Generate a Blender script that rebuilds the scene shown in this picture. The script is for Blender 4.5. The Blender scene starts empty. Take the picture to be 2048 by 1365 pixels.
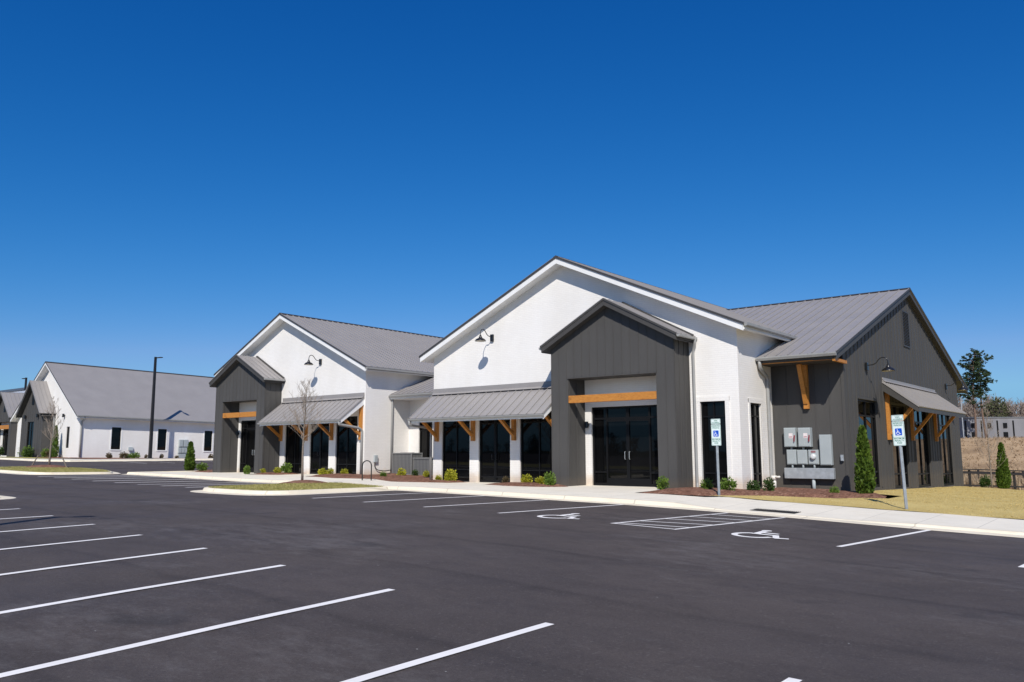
import bpy, bmesh, math, random
from mathutils import Vector, Matrix, noise
random.seed(7)
PI = math.pi
scene = bpy.context.scene
COL = scene.collection

# ------------------------------------------------------------------ terrain model
FX = [(-400,2.2),(-130,1.2),(-100,.95),(-86,.72),(-75,.4),(-57,.14),(-50.6,.055),(-44.7,-.04),(-41.6,-.085),(-27,-.09),(-24,-.13),
      (-15.6,-.27),(-11.6,-.38),(-9.7,-.44),(-5.6,-.6),(-3.45,-.67),(10,-1.1),(40,-1.6),(400,-3)]
ZB = [(-86,.8),(-60,.25),(-54,.19),(-40,.19),(-33,0),(-16,0),(-11,-.14),(0,-.65),(15,-1.15),(100,-2)]
HK = [(-13.9,.15),(-12.2,.03),(-8.0,.03),(-6.2,.09),(100,.09)]
def interp(t, x):
    if x <= t[0][0]: return t[0][1]
    for (a, za), (b, zb) in zip(t, t[1:]):
        if x <= b: return za + (zb-za)*(x-a)/(b-a)
    return t[-1][1]
def clamp(v, a=0., b=1.): return max(a, min(b, v))
def smooth(a, b, x):
    t = clamp((x-a)/(b-a)); return t*t*(3-2*t)
def yk(x): return 25.45 + clamp((-29-x)/5)*1.85
def zg(x, y):                      # asphalt level
    sl = .009 + .005*clamp((-28-x)/12)
    return interp(FX, x) + sl*clamp(yk(x)-y, 0, 20)
def hk(x): return .15 if x < -14 else interp(HK, x)
def land(x, y):                    # level behind the kerb
    b = interp(FX, x) + hk(x)
    k = yk(x)+.7
    t = clamp((y-k)/(33-k)); zb = interp(ZB, x)
    z = b + (zb-b)*t
    if y > 36 and x > -30: z -= min(y-36, 40)/24*.55 + clamp(y-60, 0, 22)*.036
    return z
def far(x, y):                     # dry field and bank beyond the fence
    z = -1.75 + 6.4*smooth(148, 226, y) + noise.noise((x*.05, y*.05, 3))*.25
    return z

# ------------------------------------------------------------------ mesh builder
class MB:
    def __init__(s): s.v=[]; s.f=[]
    def add(s, vs, fs):
        o=len(s.v); s.v += [tuple(v) for v in vs]; s.f += [tuple(i+o for i in f) for f in fs]; return s
    def quad(s, a, b, c, d): return s.add([a,b,c,d], [(0,1,2,3)])
    def poly(s, pts): return s.add(pts, [tuple(range(len(pts)))])
    def box(s, x0,x1,y0,y1,z0,z1):
        return s.hexa([(x0,y0,z0),(x1,y0,z0),(x1,y1,z0),(x0,y1,z0),(x0,y0,z1),(x1,y0,z1),(x1,y1,z1),(x0,y1,z1)])
    def hexa(s, p): return s.add(p, [(3,2,1,0),(4,5,6,7),(0,1,5,4),(1,2,6,5),(2,3,7,6),(3,0,4,7)])
    def beam(s, a, b, w, h, up=(0,0,1)):      # square timber from a to b
        a=Vector(a); b=Vector(b); d=(b-a).normalized(); u=Vector(up)
        r=d.cross(u).normalized(); u=r.cross(d).normalized()
        P=[]
        for q in (a,b):
            for sx,sy in ((-1,-1),(1,-1),(1,1),(-1,1)): P.append(q + r*(sx*w/2) + u*(sy*h/2))
        return s.hexa(P)
    def tube(s, pts, rad, n=10, caps=True):
        pts=[Vector(p) for p in pts]; R=rad if isinstance(rad,(list,tuple)) else [rad]*len(pts)
        ref=None; o=len(s.v)
        for i,p in enumerate(pts):
            t=(pts[min(i+1,len(pts)-1)]-pts[max(i-1,0)]).normalized()
            if ref is None: ref = t.orthogonal().normalized()
            ref=(ref - t*ref.dot(t)); ref = ref.normalized() if ref.length>1e-6 else t.orthogonal().normalized()
            bi=t.cross(ref)
            for k in range(n):
                a=2*PI*k/n; s.v.append(tuple(p+(ref*math.cos(a)+bi*math.sin(a))*R[i]))
        for i in range(len(pts)-1):
            for k in range(n):
                k2=(k+1)%n; s.f.append((o+i*n+k, o+i*n+k2, o+(i+1)*n+k2, o+(i+1)*n+k))
        if caps:
            s.f.append(tuple(o+k for k in reversed(range(n)))); e=o+(len(pts)-1)*n; s.f.append(tuple(e+k for k in range(n)))
        return s
    def lathe(s, c, prof, n=24):               # prof: (radius, z) around the vertical through c
        o=len(s.v)
        for r,z in prof:
            for k in range(n):
                a=2*PI*k/n; s.v.append((c[0]+r*math.cos(a), c[1]+r*math.sin(a), c[2]+z))
        for i in range(len(prof)-1):
            for k in range(n):
                k2=(k+1)%n; s.f.append((o+i*n+k,o+i*n+k2,o+(i+1)*n+k2,o+(i+1)*n+k))
        return s
    def slab(s, O, E, S, t, ribs=0, rw=.045, rh=.05, slab=True):    # sloped sheet of thickness t, ribs run along S
        O=Vector(O); E=Vector(E); S=Vector(S); n=E.cross(S).normalized()
        if n.z<0: n=-n
        if slab:
            top=[O,O+E,O+E+S,O+S]; bot=[p-n*t for p in top]
            s.hexa(bot+top if E.cross(S).z>0 else [bot[i] for i in (0,3,2,1)]+[top[i] for i in (0,3,2,1)])
        if ribs:
            L=E.length; e=E/L; k=max(1,round(L/ribs))
            for i in range(k+1):
                d=clamp(L*i/k, rw/2+.004, L-rw/2-.004); b=O+e*d
                P=[]
                for z in (-.01, rh):
                    for q in (b-e*rw/2, b+e*rw/2, b+e*rw/2+S*.999, b-e*rw/2+S*.999): P.append(q+n*z)
                s.hexa(P if E.cross(S).z>0 else [P[j] for j in (0,3,2,1,4,7,6,5)])
        return s
    def mesh(s, name, off=(0,0,0), smooth_=False):
        me=bpy.data.meshes.new(name); o=Vector(off)
        me.from_pydata([Vector(v)-o for v in s.v], [], s.f)
        me.validate(); me.update()
        uv=me.uv_layers.new(name='UVMap').data          # box projection in world metres
        for p in me.polygons:
            nx,ny,nz=(abs(c) for c in p.normal)
            for li in p.loop_indices:
                c=me.vertices[me.loops[li].vertex_index].co + o
                if nz>=nx and nz>=ny: uv[li].uv=(c.x,c.y)
                elif ny>=nx: uv[li].uv=(c.x,c.z)
                else: uv[li].uv=(c.y,c.z)
            p.use_smooth=smooth_
        return me

def root_of(o):
    while o.parent: o=o.parent
    return o
def obj(name, mb, mat, parent=None, smooth_=False, label=None, bevel=0, world=True):
    off = root_of(parent).location if (parent and world) else (0,0,0)
    me = mb.mesh(name, off, smooth_) if isinstance(mb, MB) else mb
    me.materials.clear(); me.materials.append(mat)
    o=bpy.data.objects.new(name, me); COL.objects.link(o)
    if parent: o.parent=parent
    if label: o['label']=label
    if bevel:
        m=o.modifiers.new('bevel','BEVEL'); m.width=bevel; m.segments=2; m.limit_method='ANGLE'
    return o
def thing(name, label, cat, loc, group=None):
    o=bpy.data.objects.new(name, None); COL.objects.link(o); o.location=loc; o.empty_display_size=.3
    o['label']=label; o['category']=cat
    if group: o['group']=group
    return o
def tag(o, label, cat, group=None):
    o['label']=label; o['category']=cat
    if group: o['group']=group
    return o
def single(name, mb, mat, loc, label, cat, group=None, smooth_=False):
    o=bpy.data.objects.new(name, mb.mesh(name, loc, smooth_) if isinstance(mb,MB) else mb)
    o.data.materials.clear(); o.data.materials.append(mat); COL.objects.link(o); o.location=loc
    return tag(o,label,cat,group)
def struct(name, mb, mat, kind='structure', smooth_=False):
    o=obj(name, mb, mat, None, smooth_); o['kind']=kind; return o

# ------------------------------------------------------------------ materials
class NT:
    def __init__(s, name):
        s.m=bpy.data.materials.new(name); s.m.use_nodes=True; s.t=s.m.node_tree; s.n=s.t.nodes
        s.b=s.n['Principled BSDF']; s.tc=s.n.new('ShaderNodeTexCoord')
    def new(s, t, **k):
        n=s.n.new(t)
        for a,v in k.items():
            if a in n.inputs: n.inputs[a].default_value=v
            else: setattr(n,a,v)
        return n
    def link(s,a,b): s.t.links.new(a,b)
    def coord(s, scale=(1,1,1), kind='Object'):
        m=s.new('ShaderNodeMapping'); m.inputs['Scale'].default_value=scale
        s.link(s.tc.outputs[kind], m.inputs['Vector']); return m.outputs['Vector']
    def noise(s, scale, vec=None, detail=4, rough=.55, kind='Object'):
        n=s.new('ShaderNodeTexNoise'); n.inputs['Scale'].default_value=scale; n.inputs['Detail'].default_value=detail; n.inputs['Roughness'].default_value=rough
        s.link(vec if vec is not None else s.tc.outputs[kind], n.inputs['Vector']); return n.outputs['Fac']
    def ramp(s, fac, stops):
        r=s.new('ShaderNodeValToRGB'); e=r.color_ramp.elements
        while len(e)<len(stops): e.new(.5)
        for i,(p,c) in enumerate(stops):
            e[i].position=p; e[i].color=(*c,1) if len(c)==3 else c
        s.link(fac, r.inputs['Fac']); return r.outputs['Color']
    def mix(s, fac, a, b, mode='MIX'):
        m=s.new('ShaderNodeMix'); m.data_type='RGBA'; m.blend_type=mode
        for v,i in ((fac,0),(a,6),(b,7)):
            if hasattr(v,'is_output') or hasattr(v,'node'): s.link(v,m.inputs[i])
            else: m.inputs[i].default_value = v if i==0 else ((*v,1) if len(v)==3 else v)
        return m.outputs[2]
    def math(s, op, a, b=None):
        m=s.new('ShaderNodeMath'); m.operation=op
        for i,v in enumerate((a,b)):
            if v is None: continue
            if hasattr(v,'node'): s.link(v,m.inputs[i])
            else: m.inputs[i].default_value=v
        return m.outputs[0]
    def bump(s, h, strength=.3, dist=.02):
        b=s.new('ShaderNodeBump'); b.inputs['Strength'].default_value=strength; b.inputs['Distance'].default_value=dist
        s.link(h,b.inputs['Height']); s.link(b.outputs['Normal'], s.b.inputs['Normal'])
    def out(s, color=None, rough=.6, metal=0, spec=.5):
        if color is not None:
            if hasattr(color,'node'): s.link(color, s.b.inputs['Base Color'])
            else: s.b.inputs['Base Color'].default_value=(*color,1)
        if hasattr(rough,'node'): s.link(rough,s.b.inputs['Roughness'])
        else: s.b.inputs['Roughness'].default_value=rough
        s.b.inputs['Metallic'].default_value=metal; s.b.inputs['Specular IOR Level'].default_value=spec
        return s.m

def plain(name, c, rough=.5, metal=0, var=.12, scale=6, spec=.5):
    t=NT(name); f=t.noise(scale)
    lo=tuple(x*(1-var) for x in c); hi=tuple(min(1,x*(1+var)) for x in c)
    return t.out(t.ramp(f,[(.3,lo),(.7,hi)]), rough, metal, spec)

def white_brick():
    t=NT('painted white brick'); uv=t.tc.outputs['UV']
    b=t.new('ShaderNodeTexBrick'); b.offset=.5
    for k,v in (('Scale',1.),('Mortar Size',.011),('Brick Width',.30),('Row Height',.095),('Mortar Smooth',.35),('Bias',0.)): b.inputs[k].default_value=v
    b.inputs['Color1'].default_value=(.86,.838,.80,1); b.inputs['Color2'].default_value=(.835,.812,.775,1); b.inputs['Mortar'].default_value=(.80,.778,.745,1)
    t.link(uv,b.inputs['Vector'])
    st=t.ramp(t.noise(.5,t.coord((1,1,.35)),5),[(.35,(.93,.92,.90)),(.65,(1,1,1))])
    c=t.mix(1.,b.outputs['Color'],st,'MULTIPLY')
    sx=t.new('ShaderNodeSeparateXYZ'); t.link(uv,sx.inputs[0])           # splash dirt near the ground
    d=t.math('ADD',sx.outputs['Y'],t.math('MULTIPLY',t.noise(3.,None,5),-.5))
    low=t.ramp(d,[(0,(.86,.76,.66)),(.35,(1,1,1))])
    c=t.mix(1.,c,low,'MULTIPLY')
    h=t.math('ADD',t.math('MULTIPLY',b.outputs['Fac'],-1.),t.math('MULTIPLY',t.noise(22,None,6,.7),.9))
    t.bump(h,.34,.014)
    return t.out(c,.62)
def siding(name, c):
    t=NT(name); f=t.noise(1.4,t.coord((1,1,.25)),4)
    g=t.noise(60,t.coord((1,1,.05)),3)
    col=t.ramp(f,[(.3,tuple(x*.88 for x in c)),(.7,tuple(x*1.08 for x in c))])
    col=t.mix(.35,col,t.ramp(g,[(.3,tuple(x*.85 for x in c)),(.7,tuple(x*1.12 for x in c))]))
    sx=t.new('ShaderNodeSeparateXYZ'); t.link(t.tc.outputs['UV'],sx.inputs[0])
    col=t.mix(1.,col,t.ramp(t.math('ADD',sx.outputs['Y'],t.math('MULTIPLY',t.noise(2.5,None,4),-.4)),[(0,(1.25,1.16,1.05)),(.3,(1,1,1))]),'MULTIPLY')
    t.bump(g,.15,.01)
    return t.out(col,.6,0,.18)
def metal_roof(name, c):
    t=NT(name)
    col=t.ramp(t.noise(.6,None,5),[(.3,tuple(x*.93 for x in c)),(.7,tuple(x*1.06 for x in c))])
    col=t.mix(.25,col,t.ramp(t.noise(9,t.coord((1,1,1)),3),[(.3,tuple(x*.9 for x in c)),(.7,tuple(x*1.1 for x in c))]))
    r=t.ramp(t.noise(2.,None,3),[(.3,(.38,)*3),(.7,(.52,)*3)])
    t.bump(t.noise(1.1,None,2),.12,.05)
    return t.out(col,r,0.0,.5)
def asphalt():
    t=NT('new asphalt'); o=t.tc.outputs['Object']
    fine=t.noise(70,None,2,.8); mid=t.noise(22,None,4,.75)
    c=t.ramp(fine,[(.22,(.039,.0325,.0295)),(.5,(.084,.0695,.0625)),(.80,(.166,.141,.128))])
    c=t.mix(.45,c,t.ramp(mid,[(.28,(.052,.043,.040)),(.5,(.083,.0685,.062)),(.74,(.124,.103,.094))]))
    big=t.ramp(t.noise(.22,None,6,.68),[(.3,(.84,.84,.85)),(.7,(1.14,1.13,1.12))])
    c=t.mix(1.,c,big,'MULTIPLY')
    blot=t.ramp(t.noise(1.3,t.coord((.7,1.2,1)),7,.75),[(.36,(.86,.86,.87)),(.5,(1,1,1)),(.66,(1.10,1.10,1.10))])
    c=t.mix(1.,c,blot,'MULTIPLY')
    sx=t.new('ShaderNodeSeparateXYZ'); t.link(o,sx.inputs[0])             # joints between paver passes
    wob=t.math('MULTIPLY',t.noise(.35,None,3),.16)
    fr=t.math('FRACT',t.math('ADD',t.math('MULTIPLY',sx.outputs['Y'],1/3.35),wob))
    c=t.mix(1.,c,t.ramp(fr,[(0,(.86,.86,.86)),(.03,(.80,.80,.80)),(.075,(.97,.97,.97)),(.5,(1.02,1.02,1.02)),(.93,(.98,.98,.98)),(1,(.88,.88,.88))]),'MULTIPLY')
    scuff=t.math('MULTIPLY',t.noise(1.9,t.coord((.8,1.5,1)),8,.8),t.noise(.16,None,3))
    c=t.mix(t.ramp(scuff,[(.27,(0,0,0)),(.40,(.42,)*3)]),c,(.185,.170,.163))
    oil=t.math('MULTIPLY',t.noise(.9,None,3,.5),t.noise(.31,t.coord((1,1,1)),2))
    c=t.mix(t.ramp(oil,[(.36,(0,0,0)),(.44,(.45,)*3)]),c,(.028,.026,.026))
    v=t.new('ShaderNodeTexVoronoi'); v.inputs['Scale'].default_value=1.9; t.link(o,v.inputs['Vector'])
    c=t.mix(t.ramp(v.outputs['Distance'],[(.0,(1,1,1)),(.016,(1,1,1)),(.024,(0,0,0))]),c,(.46,.45,.42))
    v2=t.new('ShaderNodeTexVoronoi'); v2.inputs['Scale'].default_value=38; t.link(o,v2.inputs['Vector'])      # stone chips in the mix
    c=t.mix(t.ramp(v2.outputs['Color'],[(.0,(0,0,0)),(.80,(0,0,0)),(.97,(.45,)*3)]),c,(.17,.152,.142))
    c=t.mix(t.ramp(v2.outputs['Color'],[(.0,(.35,)*3),(.14,(0,0,0))]),c,(.026,.023,.022))
    v3=t.new('ShaderNodeTexVoronoi'); v3.inputs['Scale'].default_value=4.2; t.link(o,v3.inputs['Vector'])
    c=t.mix(t.ramp(v3.outputs['Distance'],[(.0,(.7,)*3),(.020,(.7,)*3),(.032,(0,0,0))]),c,(.28,.265,.25))
    t.bump(t.noise(85,None,3,.8),.8,.014)
    r=t.ramp(t.noise(.35,None,3),[(.3,(.66,)*3),(.7,(.85,)*3)])
    return t.out(c,r,0,.25)
def road_paint():
    t=NT('white road paint')
    w=t.ramp(t.noise(60,None,4,.8),[(.66,(0,0,0)),(.78,(.4,)*3)]); d=t.ramp(t.noise(1.1,None,5,.7),[(.3,(.80,.775,.735)),(.7,(.90,.872,.83))])
    return t.out(t.mix(w,d,(.30,.28,.27)),.7,0,.2)
def concrete(name, c, joint=1.55):
    t=NT(name)
    col=t.ramp(t.noise(.7,None,6,.65),[(.3,tuple(x*.84 for x in c)),(.7,tuple(x*1.05 for x in c))])
    col=t.mix(.4,col,t.ramp(t.noise(30,None,4,.7),[(.3,tuple(x*.85 for x in c)),(.7,tuple(x*1.08 for x in c))]))
    sx=t.new('ShaderNodeSeparateXYZ'); t.link(t.tc.outputs['Object'],sx.inputs[0])
    fr=t.math('FRACT',t.math('MULTIPLY',sx.outputs['X'],1/joint))
    col=t.mix(t.ramp(fr,[(0,(.5,)*3),(.012,(.5,)*3),(.02,(0,0,0))]),col,tuple(x*.42 for x in c))
    st=t.noise(.9,t.coord((.5,2,1)),5,.7)
    col=t.mix(t.ramp(st,[(.55,(0,0,0)),(.75,(.5,)*3)]),col,(c[0]*.78,c[1]*.70,c[2]*.58))
    t.bump(t.noise(40,None,4),.2,.008)
    return t.out(col,.75,0,.3)
def grass_ground(name, a, b, d):
    t=NT(name)
    c=t.ramp(t.noise(.55,None,6,.7),[(.28,a),(.5,b),(.72,d)])
    c=t.mix(.35,c,t.ramp(t.noise(17,t.coord((1,2.2,1)),5,.75),[(.25,tuple(x*.72 for x in a)),(.5,b),(.75,tuple(x*1.08 for x in d))]))
    t.bump(t.noise(30,None,5,.8),.35,.03)
    return t.out(c,.9,0,.1)
def mulch_mat():
    t=NT('red brown bark mulch')
    v=t.new('ShaderNodeTexVoronoi'); v.inputs['Scale'].default_value=13; t.link(t.coord((1,.55,1)),v.inputs['Vector'])
    c=t.ramp(v.outputs['Color'],[(.0,(.07,.033,.022)),(.45,(.20,.098,.064)),(.8,(.31,.165,.11)),(1,(.45,.30,.22))])
    c=t.mix(.35,c,t.ramp(t.noise(1.2,None,4),[(.3,(.10,.05,.034)),(.7,(.27,.14,.095))]))
    t.bump(v.outputs['Distance'],.9,.05)
    return t.out(c,.9,0,.15)
def wood():
    t=NT('stained cedar')
    g=t.noise(3.,t.coord((2.2,9,9)),6,.7)
    c=t.ramp(g,[(.25,(.30,.105,.016)),(.5,(.47,.19,.032)),(.75,(.58,.27,.055))])
    k=t.noise(1.6,None,3)
    c=t.mix(t.ramp(k,[(.62,(0,0,0)),(.72,(.6,)*3)]),c,(.20,.07,.012))
    t.bump(g,.2,.01); return t.out(c,.55)
def glass_mat():
    t=NT('dark tinted glass')
    c=t.ramp(t.noise(.45,None,3),[(.35,(.0020,.0022,.0026)),(.7,(.0055,.0056,.0058))])
    t.bump(t.noise(.7,None,2),.02,.05)
    m=t.out(c,.02,0,.30); t.b.inputs['IOR'].default_value=1.45; return m
def leaf(name, dark, mid, light, trans=.25):
    t=NT(name); g=t.new('ShaderNodeNewGeometry')
    c=t.ramp(g.outputs['Random Per Island'],[(0,dark),(.5,mid),(1,light)])
    c=t.mix(.5,c,t.ramp(t.noise(3.5,None,3),[(.3,dark),(.7,light)]))
    t.out(c,.6,0,.25)
    tr=t.new('ShaderNodeBsdfTranslucent'); t.link(c,tr.inputs['Color'])
    mx=t.new('ShaderNodeMixShader'); mx.inputs[0].default_value=trans
    t.link(t.b.outputs[0],mx.inputs[1]); t.link(tr.outputs[0],mx.inputs[2]); t.link(mx.outputs[0],t.n['Material Output'].inputs['Surface'])
    return t.m
def louver_mat():
    t=NT('grey condenser louvres'); sx=t.new('ShaderNodeSeparateXYZ'); t.link(t.tc.outputs['UV'],sx.inputs[0])
    fx=t.math('FRACT',t.math('MULTIPLY',sx.outputs['X'],8.)); fz=t.math('FRACT',t.math('MULTIPLY',sx.outputs['Y'],11.))
    a=t.ramp(fx,[(.0,(.03,)*3),(.30,(.15,.152,.15)),(.6,(.19,.19,.185)),(1,(.03,)*3)])
    b=t.ramp(fz,[(0,(.6,)*3),(.2,(1,1,1)),(1,(1,1,1))])
    return t.out(t.mix(1.,a,b,'MULTIPLY'),.5)
def building_grey():
    t=NT('weathered grey wall'); 
    c=t.ramp(t.noise(.12,t.coord((1,1,.25)),6,.7),[(.3,(.15,.152,.165)),(.7,(.25,.252,.265))]); return t.out(c,.8)
def bank_mat():
    t=NT('dry straw bank')
    c=t.ramp(t.noise(.10,t.coord((1,.5,1)),7,.75),[(.25,(.22,.145,.085)),(.5,(.42,.29,.165)),(.75,(.56,.42,.27))])
    sx=t.new('ShaderNodeSeparateXYZ'); t.link(t.tc.outputs['Object'],sx.inputs[0])
    f=t.ramp(t.math('MULTIPLY',sx.outputs['Y'],.004),[(.0,(0,0,0)),(.3,(0,0,0)),(.42,(.35,)*3),(.58,(0.9,)*3),(.72,(1,1,1))])
    low=t.ramp(t.noise(.3,t.coord((1,.25,1)),6,.75),[(.3,(.13,.10,.06)),(.55,(.25,.19,.11)),(.75,(.15,.16,.06))])
    back=t.ramp(t.math('MULTIPLY',sx.outputs['Y'],-.01),[(.2,(0,0,0)),(.6,(1,1,1))])
    return t.out(t.mix(back,t.mix(f,low,c),(.03,.036,.016)),.95,0,.1)

M = dict(
 brick=white_brick(), trim=plain('white painted trim',(.80,.795,.775),.5,0,.03,3), dark=siding('dark grey board siding',(.078,.0752,.0718)),
 darktrim=plain('dark grey trim',(.066,.063,.060),.5,0,.06,4,.2), roof=metal_roof('grey standing seam metal',(.285,.268,.258)), roofcap=plain('dark roof edge metal',(.055,.055,.058),.5,0,.1,4,.2),
 gutter=plain('grey gutter metal',(.30,.30,.29),.42,0,.08,2), wood=wood(), glass=glass_mat(), frame=plain('black window frame',(.0075,.0075,.008),.4,0,.1,4,.2),
 asphalt=asphalt(), conc=concrete('light concrete',(.83,.77,.64)), kerb=concrete('kerb concrete',(.79,.71,.555),3.1),
 paint=road_paint(), mulch=mulch_mat(), black=plain('black enamel',(.012,.012,.013),.3,0,.1,4,.6), blackiron=plain('black painted steel',(.016,.015,.015),.45),
 galv=plain('galvanised steel',(.42,.45,.47),.4,.35,.14,5), boxgrey=plain('grey enclosure paint',(.36,.40,.41),.5,0,.05,2), lampwhite=plain('white lamp interior',(.75,.72,.62),.4),
 louver=louver_mat(), signwhite=plain('sign face',(.74,.83,.79),.4,0,.03,8), signgreen=plain('sign green',(.03,.20,.13),.5), signblue=plain('sign blue',(.004,.085,.55),.4), signink=plain('sign white symbol',(.85,.87,.9),.4),
 red=plain('red plastic',(.30,.035,.055),.5), acgrey=plain('condenser grey',(.21,.21,.205),.5), plate=plain('dull red label',(.24,.11,.12),.5), pvc=plain('white pvc',(.72,.70,.64),.4), hose=plain('black hose',(.03,.025,.022),.5),
 bark=plain('grey bark',(.20,.165,.13),.85,0,.3,18), twig=plain('bare twigs',(.30,.245,.195),.85,0,.25,8), pinebark=plain('pine bark',(.16,.105,.075),.9,0,.3,6),
 lawn=grass_ground('dormant tan lawn',(.41,.30,.105),(.53,.41,.16),(.62,.50,.215)), turf=grass_ground('yellow green turf',(.24,.235,.07),(.37,.33,.12),(.46,.41,.17)),
 yshrub=leaf('yellow green leaves',(.16,.19,.012),(.44,.44,.03),(.68,.62,.07),.3), gshrub=leaf('green leaves',(.05,.10,.015),(.12,.21,.03),(.24,.34,.055),.25),
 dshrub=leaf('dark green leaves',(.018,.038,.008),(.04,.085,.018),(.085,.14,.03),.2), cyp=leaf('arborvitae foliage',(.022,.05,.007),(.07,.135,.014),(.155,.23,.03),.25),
 pine=leaf('pine needles',(.016,.032,.014),(.038,.066,.026),(.07,.105,.045),.15), blade=leaf('dry grass blades',(.45,.335,.12),(.55,.43,.17),(.63,.51,.225),.2),
 gblade=leaf('turf blades',(.19,.20,.05),(.34,.31,.10),(.50,.43,.18),.2), brownleaf=leaf('winter shrub leaves',(.06,.035,.02),(.14,.10,.05),(.20,.17,.08),.2),
 grey=building_grey(), bank=bank_mat(), wood_far=leaf('bare woodland',(.16,.125,.10),(.24,.19,.155),(.31,.25,.21),.1), scrub=leaf('dry scrub',(.24,.16,.09),(.40,.28,.165),(.54,.41,.26),.2), evergreen=leaf('far evergreen',(.03,.04,.015),(.06,.07,.028),(.10,.10,.045),.1),
 iron=plain('cast iron grate',(.03,.03,.03),.6), meterglass=plain('meter dome',(.62,.64,.64),.15), label=plain('paper label',(.75,.68,.68),.5), fence=plain('black fence boards',(.016,.013,.012),.6),
 bluelouver=plain('blue grey roof',(.12,.15,.19),.45), lightroof=plain('pale metal roof',(.42,.45,.50),.35), mesh=plain('wire mesh',(.10,.095,.085),.6), stone=plain('cream stone base',(.60,.52,.42),.8))

# ------------------------------------------------------------------ ground sheets
def sheet(pts, zfun, step=2.5, mat=None, name=None, kind='structure', stepy=None):
    bm=bmesh.new(); vs=[bm.verts.new((x,y,0)) for x,y in pts]; bm.faces.new(vs)
    xs=[p[0] for p in pts]; ys=[p[1] for p in pts]; stepy=stepy or step
    for ax,lo,hi,st in ((0,min(xs),max(xs),step),(1,min(ys),max(ys),stepy)):
        k=1
        while lo+k*st < hi-1e-3:
            co=[0,0,0]; no=[0,0,0]; co[ax]=lo+k*st; no[ax]=1
            bmesh.ops.bisect_plane(bm, geom=bm.verts[:]+bm.edges[:]+bm.faces[:], plane_co=co, plane_no=no); k+=1
        if ax==0 and hi-lo>15:                       # follow the breaks of the terrain profile exactly
            for c in sorted({p[0] for p in FX+ZB+HK}|{-41+.75*i for i in range(20)}):
                if lo<c<hi: bmesh.ops.bisect_plane(bm, geom=bm.verts[:]+bm.edges[:]+bm.faces[:], plane_co=(c,0,0), plane_no=(1,0,0))
    for v in bm.verts: v.co.z=zfun(v.co.x,v.co.y)
    bmesh.ops.recalc_face_normals(bm, faces=bm.faces)
    for f in bm.faces:
        if f.normal.z<0: f.normal_flip()
    me=bpy.data.meshes.new(name); bm.to_mesh(me); bm.free()
    for p in me.polygons: p.use_smooth=True
    me.materials.append(mat); o=bpy.data.objects.new(name,me); COL.objects.link(o); o['kind']=kind
    return o

def base_ground():                      # one sheet to the horizon
    def axis(lo, hi, fine0, fine1, st):
        a=[]; x=fine0; g=st
        while x>lo: a.append(x); g*=1.35; x-=g
        a.append(lo); a.reverse()
        x=fine0+st
        while x<fine1: a.append(x); x+=st
        g=st
        while x<hi: a.append(x); g*=1.35; x+=g
        a.append(hi); return a
    X=axis(-2500,2500,-130,40,5); Y=axis(-2500,4000,-30,240,5)
    mb=MB(); 
    for y in Y:
        for x in X:
            if y>64: 
                u=smooth(64,84,y); z=land(x,min(y,80))*(1-u)+far(x,y)*u - .04
                if x<-60: z=min(z, interp(FX,x)-.35) if y<110 else min(z,1.5)
            else:
                z=min(zg(x,y),land(x,y) if y>yk(x) else 9)-.35
            mb.v.append((x,y,z))
    n=len(X)
    for j in range(len(Y)-1):
        for i in range(n-1): mb.f.append((j*n+i,j*n+i+1,(j+1)*n+i+1,(j+1)*n+i))
    return struct('terrain',mb,M['bank'],smooth_=True)
base_ground()
# front car park, reaching the gutter line; the cross lane between the two left hand buildings
sheet([(-180,-60),(45,-60),(45,25.47),(-29,25.47),(-34,27.32),(-57.4,27.32),(-57.4,33.2),(-58.6,34.5),(-58.6,95),(-87.5,95),(-87.5,36.5),(-90,34.5),(-180,34.5)], zg, 4, M['asphalt'],'parking_lot')
# pavement and entry walks
def walkz(x,y): return land(x,y)
KW=.72
sheet([(-57.0,27.32+KW),(-34.0,27.32+KW),(-29.0,25.47+KW),(45,25.47+KW),(45,29.75),(-13.6,29.75),(-14.2,29.0),(-17.4,29.2),(-17.4,33.35),(-23.3,33.35),(-23.3,31.2),(-26.9,30.7),(-27.1,33.35),(-29.6,33.35),(-29.9,31.4),(-33.4,30.6),(-36.2,31.9),(-38.6,30.9),(-42.2,31.4),(-42.5,34.15),(-45.4,34.15),(-45.6,31.9),(-48.4,31.3),(-49.3,34.15),(-54.4,34.15),(-54.4,32.3),(-57.0,32.3)], walkz, 2.5, M['conc'],'pavement')
# planting beds of bark mulch
def bed(pts, dz=.085, lump=.05, name='mulch_bed', step=.4):
    P=[Vector(p) for p in pts]; n=len(P)
    def edge(x,y):
        q=Vector((x,y)); d=9.
        for i in range(n):
            a=P[i]; ab=P[(i+1)%n]-a; t=clamp((q-a).dot(ab)/max(1e-9,ab.length_squared)); d=min(d,(q-a-ab*t).length)
        return d
    def zf(x,y):
        k=smooth(0,.55,edge(x,y)); return land(x,y)-.03+(dz+.04)*k+lump*k*noise.noise((x*2.3,y*2.3,1.7))
    return sheet(pts, zf, step, M['mulch'], name, 'stuff')
bed([(-17.4,29.5),(-14.6,29.85),(-13.2,31.3),(-10.6,32.6),(-9.2,34.4),(-9.6,36.2),(-10.2,37.4),(-11.25,38.2),(-11.25,36.6),(-14.5,36.6),(-14.5,33.25),(-17.4,33.35)])
bed([(-27.0,30.72),(-25.2,30.1),(-23.6,30.1),(-22.7,30.4),(-22.1,31.2),(-22.3,31.9),(-23.5,31.92),(-23.5,33.35),(-26.7,33.35)])
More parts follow.
